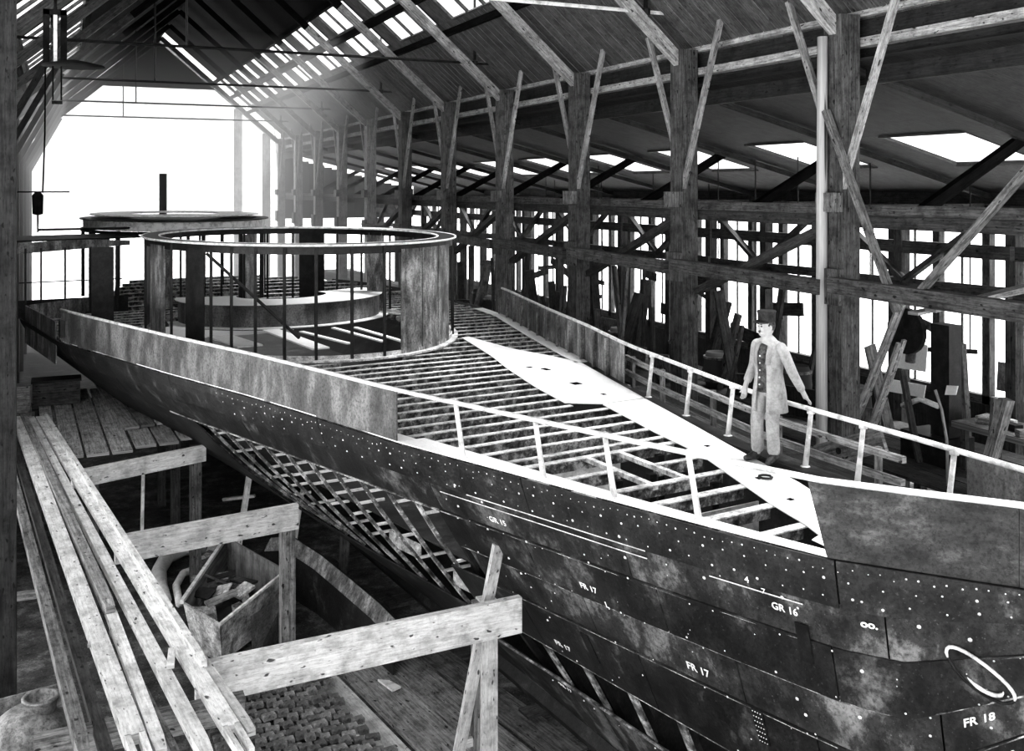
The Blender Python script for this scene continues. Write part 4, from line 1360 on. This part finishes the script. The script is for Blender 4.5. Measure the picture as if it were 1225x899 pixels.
for k in range(20):
    x, y = random.uniform(9.2, 11.2), 8.4 + k * .33
    a = random.uniform(0, PI)
    L = random.uniform(.1, .5)
    z0 = 2.3
    o = beamobj('loose_offcut', (x, y, z0 + .03), (x + L * math.cos(a), y + L * math.sin(a), z0 + .05), random.uniform(.05, .2), .05, ('scrap', 'grey_wood', 'rope')[k % 3])
    tag(o, '%s offcut on the lower stage beside the starboard bow, %s from the bow' % (('rusty', 'grey', 'pale')[k % 3], NTH[k]), 'offcut', 'offcuts on the lower stage')
o = MB().prism([(8.6, 7), (11.6, 7), (11.6, 18), (9.9, 18)], 2.2, 2.3).build('lower_stage', 'sooty_wood')
tag(o, 'dark lower stage floor between the starboard bow and the columns', 'platform')

# ================================================================== THE MAN ON DECK
def skin_mesh(name, verts, edges, radii, mat, parent, sub=2, root=0, smooth=True, label=None):
    """verts in world space; a skinned, subdivided surface along connected edges"""
    o0 = WL[parent.name]
    me = bpy.data.meshes.new(name + '_base')
    me.from_pydata([tuple(Vector(v) - o0) for v in verts], edges, [])
    ob = bpy.data.objects.new(name + '_base', me)
    COL.objects.link(ob)
    md = ob.modifiers.new('skin', 'SKIN')
    md.use_smooth_shade = True
    for i, r in enumerate(radii):
        sv = me.skin_vertices[0].data[i]
        sv.radius = (r, r) if not isinstance(r, tuple) else r
        sv.use_root = (i == root)
    ss = ob.modifiers.new('sub', 'SUBSURF')
    ss.levels = ss.render_levels = sub
    dg = bpy.context.evaluated_depsgraph_get()
    dg.update()
    m2 = bpy.data.meshes.new_from_object(ob.evaluated_get(dg))
    m2.name = name
    bpy.data.objects.remove(ob)
    m2.polygons.foreach_set('use_smooth', [True] * len(m2.polygons))
    m2.materials.clear()
    m2.materials.append(M[mat])
    o = bpy.data.objects.new(name, m2)
    COL.objects.link(o)
    o.parent = parent
    WL[o.name] = o0
    if label:
        o['label'] = label
    return o
FEET = S(5.42, .86, DK + .018)
ER, EF = Vector((CA, -SA, 0)), Vector((-SA, -CA, 0))      # along the deck to the bow side; towards the photographer's side
man = thing('person', 'man in pale jacket and dark flat-topped cap standing by the starboard rail', 'person', tuple(FEET))
KM = .955
def Pm(r, f, z):
    return FEET + (ER * r + EF * f + Vector((0, 0, z))) * KM
FB = Vector((-.84, .54))          # the way the chest faces, in (r, f)
LB = Vector((.54, .84))           # his left
def Pb(fwd, left, z, r0=0, f0=0):
    return Pm(r0 + FB.x * fwd + LB.x * left, f0 + FB.y * fwd + LB.y * left, z)
# joints
J = {}
J['pel'] = Pb(0, 0, .93); J['waist'] = Pb(.0, 0, 1.08); J['chest'] = Pb(.01, .0, 1.28); J['neckb'] = Pb(-.005, 0, 1.45); J['neck'] = Pb(.02, 0, 1.52)
J['headb'] = Pb(.035, 0, 1.57); J['headm'] = Pb(.035, 0, 1.63); J['headt'] = Pb(.025, 0, 1.70)
J['hL'] = Pb(0, .1, .88); J['kL'] = Pb(.03, .09, .49, .0); J['aL'] = Pb(.0, .09, .09, .0)
J['hR'] = Pb(0, -.1, .88); J['kR'] = Pb(.08, -.11, .50, .0); J['aR'] = Pb(.05, -.12, .09, .0)
J['tL'] = Pb(.19, .13, .035, .03); J['tR'] = Pb(.23, -.16, .035, .0)
J['sL'] = Pb(-.01, .19, 1.41); J['eL'] = Pm(.25, .17, 1.09); J['wL'] = Pm(.41, .04, .84); J['pL'] = Pm(.45, .0, .765)
J['sR'] = Pb(-.01, -.19, 1.41); J['eR'] = Pb(-.06, -.29, 1.12); J['wR'] = Pb(.10, -.27, .90); J['pR'] = Pb(.13, -.26, .82)
names = list(J)
idx = {n: i for i, n in enumerate(names)}
V = [J[n] for n in names]
E_ = [('pel', 'waist'), ('waist', 'chest'), ('chest', 'neckb'), ('neckb', 'neck'), ('neck', 'headb'), ('headb', 'headm'), ('headm', 'headt'),
      ('pel', 'hL'), ('hL', 'kL'), ('kL', 'aL'), ('aL', 'tL'), ('pel', 'hR'), ('hR', 'kR'), ('kR', 'aR'), ('aR', 'tR'),
      ('neckb', 'sL'), ('sL', 'eL'), ('eL', 'wL'), ('wL', 'pL'), ('neckb', 'sR'), ('sR', 'eR'), ('eR', 'wR'), ('wR', 'pR')]
rad = dict(pel=.10, waist=.095, chest=.105, neckb=.07, neck=.052, headb=.07, headm=.088, headt=.062, hL=.08, hR=.08, kL=.058, kR=.058, aL=.042, aR=.042, tL=.032, tR=.032,
           sL=.05, sR=.05, eL=.045, eR=.045, wL=.03, wR=.03, pL=.034, pR=.034)
R_ = [rad[n] for n in names]
E2 = [(idx[a], idx[b]) for a, b in E_]
# fingers: four unequal fingers curled over the rail, thumb from the side of the palm
def fingers(palm, wrist, along, down, side):
    base = idx[palm]
    pv = J[palm]
    for k, (off, L) in enumerate(((-.027, .062), (-.009, .072), (.009, .068), (.027, .054))):
        a = pv + side * off + along * .03
        b = a + along * L * .5 + down * .012
        c = b + along * L * .22 + down * L * .45
        i = len(V)
        V.extend([a, b, c]); R_.extend([.011, .0095, .0085])
        E2.extend([(base, i), (i, i + 1), (i + 1, i + 2)])
    a = pv - side * .034 - along * .01
    b = a - side * .02 + along * .03 + down * .01
    i = len(V)
    V.extend([a, b]); R_.extend([.012, .010])
    E2.extend([(base, i), (i, i + 1)])
fingers('pL', 'wL', (ER * .75 - EF * .3 + Vector((0, 0, -.45))).normalized(), Vector((0, 0, -1)), (EF * .95 + ER * .2).normalized())
fingers('pR', 'wR', (Vector((0, 0, -1)) + ER * -.15).normalized(), (ER * -.3 + EF * .4).normalized(), (ER * .7 + EF * .6).normalized())
body = skin_mesh('body', V, E2, R_, 'skin', man, 2, root=0)
# face: nose, brow, ears, chin; head turned towards the left of the picture
HF = (ER * -.93 + EF * .34).normalized()
HL = (ER * .34 + EF * .93).normalized()
hc = J['headm']
def Ph(fwd, left, up):
    return hc + HF * fwd + HL * left + Vector((0, 0, up))
def blob(name, c, rx, ry, rz, mat, par, n=12, m=8):
    mb = MB()
    rings = []
    for i in range(1, m):
        ph = PI * i / m
        b0 = len(mb.v)
        for k in range(n):
            th = 2 * PI * k / n
            mb.v.append(c + HF * (rx * math.sin(ph) * math.cos(th)) + HL * (ry * math.sin(ph) * math.sin(th)) + Vector((0, 0, rz * math.cos(ph))))
        rings.append(b0)
    t0 = len(mb.v); mb.v.append(c + Vector((0, 0, rz))); b1 = len(mb.v); mb.v.append(c - Vector((0, 0, rz)))
    for a, b in zip(rings[:-1], rings[1:]):
        for k in range(n):
            mb.face((a + k, a + (k + 1) % n, b + (k + 1) % n, b + k))
    for k in range(n):
        mb.face((t0, rings[0] + (k + 1) % n, rings[0] + k)); mb.face((b1, rings[-1] + k, rings[-1] + (k + 1) % n))
    return mb.build(name, mat, par, smooth=True)
blob('head_form', Ph(.0, 0, .0), .098, .078, .115, 'skin', man)
blob('jaw', Ph(.035, 0, -.065), .062, .055, .05, 'skin', man)
blob('nose', Ph(.105, 0, -.012), .022, .015, .03, 'skin', man, 8, 6)
for s in (-1, 1):
    blob('ear', Ph(-.005, s * .08, -.005), .02, .01, .032, 'skin', man, 8, 6)
    blob('eye', Ph(.086, s * .032, .012), .012, .012, .008, 'hair', man, 8, 6)
    blob('eyebrow', Ph(.09, s * .032, .034), .01, .02, .005, 'hair', man, 8, 6)
blob('mouth', Ph(.092, 0, -.062), .008, .022, .005, 'leather', man, 8, 6)
blob('moustache', Ph(.097, 0, -.044), .014, .034, .012, 'hair', man, 8, 6)
blob('hair', Ph(-.022, 0, .015), .088, .083, .095, 'hair', man)
# flat-topped cap with peak
cap = MB().lathe([(.02, 0), (.098, 0), (.10, .02), (.103, .09), (.110, .12), (.10, .13), (.02, .132)], hc + Vector((0, 0, .062)) + HF * -.004, 22).build('cap', 'felt', man, smooth=False)
P = []
for th in frange(-1.15, 1.15, 8):
    d = HF * math.cos(th) + HL * math.sin(th)
    P.append([hc + d * .092 + Vector((0, 0, .072)), hc + d * (.115 + .05 * math.cos(th)) + Vector((0, 0, .052))])
MB().slab(P, Vector((0, 0, .008))).build('cap_peak', 'felt', man)
# jacket: torso and sleeves over the body, open in front on a dark waistcoat
TOR = [(.62, .205, .225, -.03), (.70, .198, .222, -.025), (.79, .190, .215, -.02), (.86, .182, .208, -.02), (.96, .166, .190, -.015), (1.08, .152, .176, -.01), (1.20, .156, .186, 0), (1.32, .148, .20, 0), (1.41, .115, .185, -.005), (1.455, .085, .12, -.005), (1.49, .062, .07, .005)]
def torso(a0, a1, k, n, i0, i1, thick, name, mat):
    P = []
    for z, rf, rl, off in TOR[i0:i1]:
        P.append([Pb(off + rf * k * math.cos(t), rl * k * math.sin(t), z) for t in frange(a0, a1, n)])
    O = [[(Pb(0, 0, TOR[i0 + i][0]) - p) * 0 + (p - Pb(0, 0, TOR[i0 + i][0])).normalized() * -thick for p in row] for i, row in enumerate(P)]
    return MB().slab(P, O).build(name, mat, man, smooth=True)
torso(.50, 2 * PI - .25, 1.0, 30, 0, 11, .012, 'jacket', 'cloth_pale')
torso(-.9, .9, .93, 12, 3, 11, .012, 'waistcoat', 'cloth_dark')
torso(.46, .78, 1.05, 3, 6, 10, .01, 'lapel', 'cloth_pale')
torso(-.5, -.2, 1.05, 3, 6, 10, .01, 'lapel', 'cloth_pale')
torso(.3, 2 * PI - .3, 1.03, 20, 9, 11, .012, 'collar', 'cloth_pale')
torso(1.0, 1.5, 1.02, 5, 2, 4, .008, 'pocket_flap', 'cloth_pale')
def chain(pts, rs, start=None):
    i0 = len(jv)
    jv.extend(pts); jr.extend(rs)
    if start is not None:
        je.append((start, i0))
    for k in range(len(pts) - 1):
        je.append((i0 + k, i0 + k + 1))
    return i0
for a, b, c in (('sL', 'eL', 'wL'), ('sR', 'eR', 'wR')):
    jv, je, jr = [], [], []
    chain([J[a] + (Pb(0, 0, 1.40) - J[a]) * .35, J[a], (J[a] + J[b]) / 2, J[b], (J[b] + J[c]) / 2, J[c] + (J[b] - J[c]) * .1], [.062, .076, .066, .060, .054, .05])
    skin_mesh('sleeve', jv, je, jr, 'cloth_pale', man, 2)
for k in range(5):
    MB().lathe([(.0, 0), (.011, 0), (.009, .006), (0, .008)], Pb(.15 if k < 2 else .142, 0, .95 + k * .085), 8, axis=tuple(ER * FB.x + EF * FB.y)).build('button', 'rail', man)
jv, je, jr = [], [], []
chain([Pb(0, 0, .94), J['hL'], (J['hL'] + J['kL']) / 2, J['kL'], (J['kL'] + J['aL']) / 2, J['aL'] + Vector((0, 0, .0))], [.11, .092, .088, .08, .076, .078])
chain([J['hR'], (J['hR'] + J['kR']) / 2, J['kR'], (J['kR'] + J['aR']) / 2, J['aR'] + Vector((0, 0, .0))], [.092, .088, .08, .076, .078], 0)
skin_mesh('trousers', jv, je, jr, 'cloth_trouser', man, 2)
for a, b in (('aL', 'tL'), ('aR', 'tR')):
    d = (J[b] - J[a]); d.z = 0; d.normalize()
    base = Vector((J[a].x, J[a].y, FEET.z))
    jv, je, jr = [], [], []
    chain([base + Vector((0, 0, .13)), base + Vector((0, 0, .06)), base - d * .05 + Vector((0, 0, .045))], [.05, .052, .045])
    chain([base + d * .09 + Vector((0, 0, .05)), base + d * .19 + Vector((0, 0, .036))], [(.048, .046), (.036, .034)], 1)
    skin_mesh('boot', jv, je, jr, 'leather', man, 1)
o = MB().tube([S(4.95, .35, DK + .04) + Vector((.07 * math.cos(a), .07 * math.sin(a), .0)) for a in frange(0, 5.6, 14)], .014, 6).build('iron_shackle', 'iron', smooth=True)
tag(o, 'small dark shackle lying on the deck plate near the man', 'shackle')
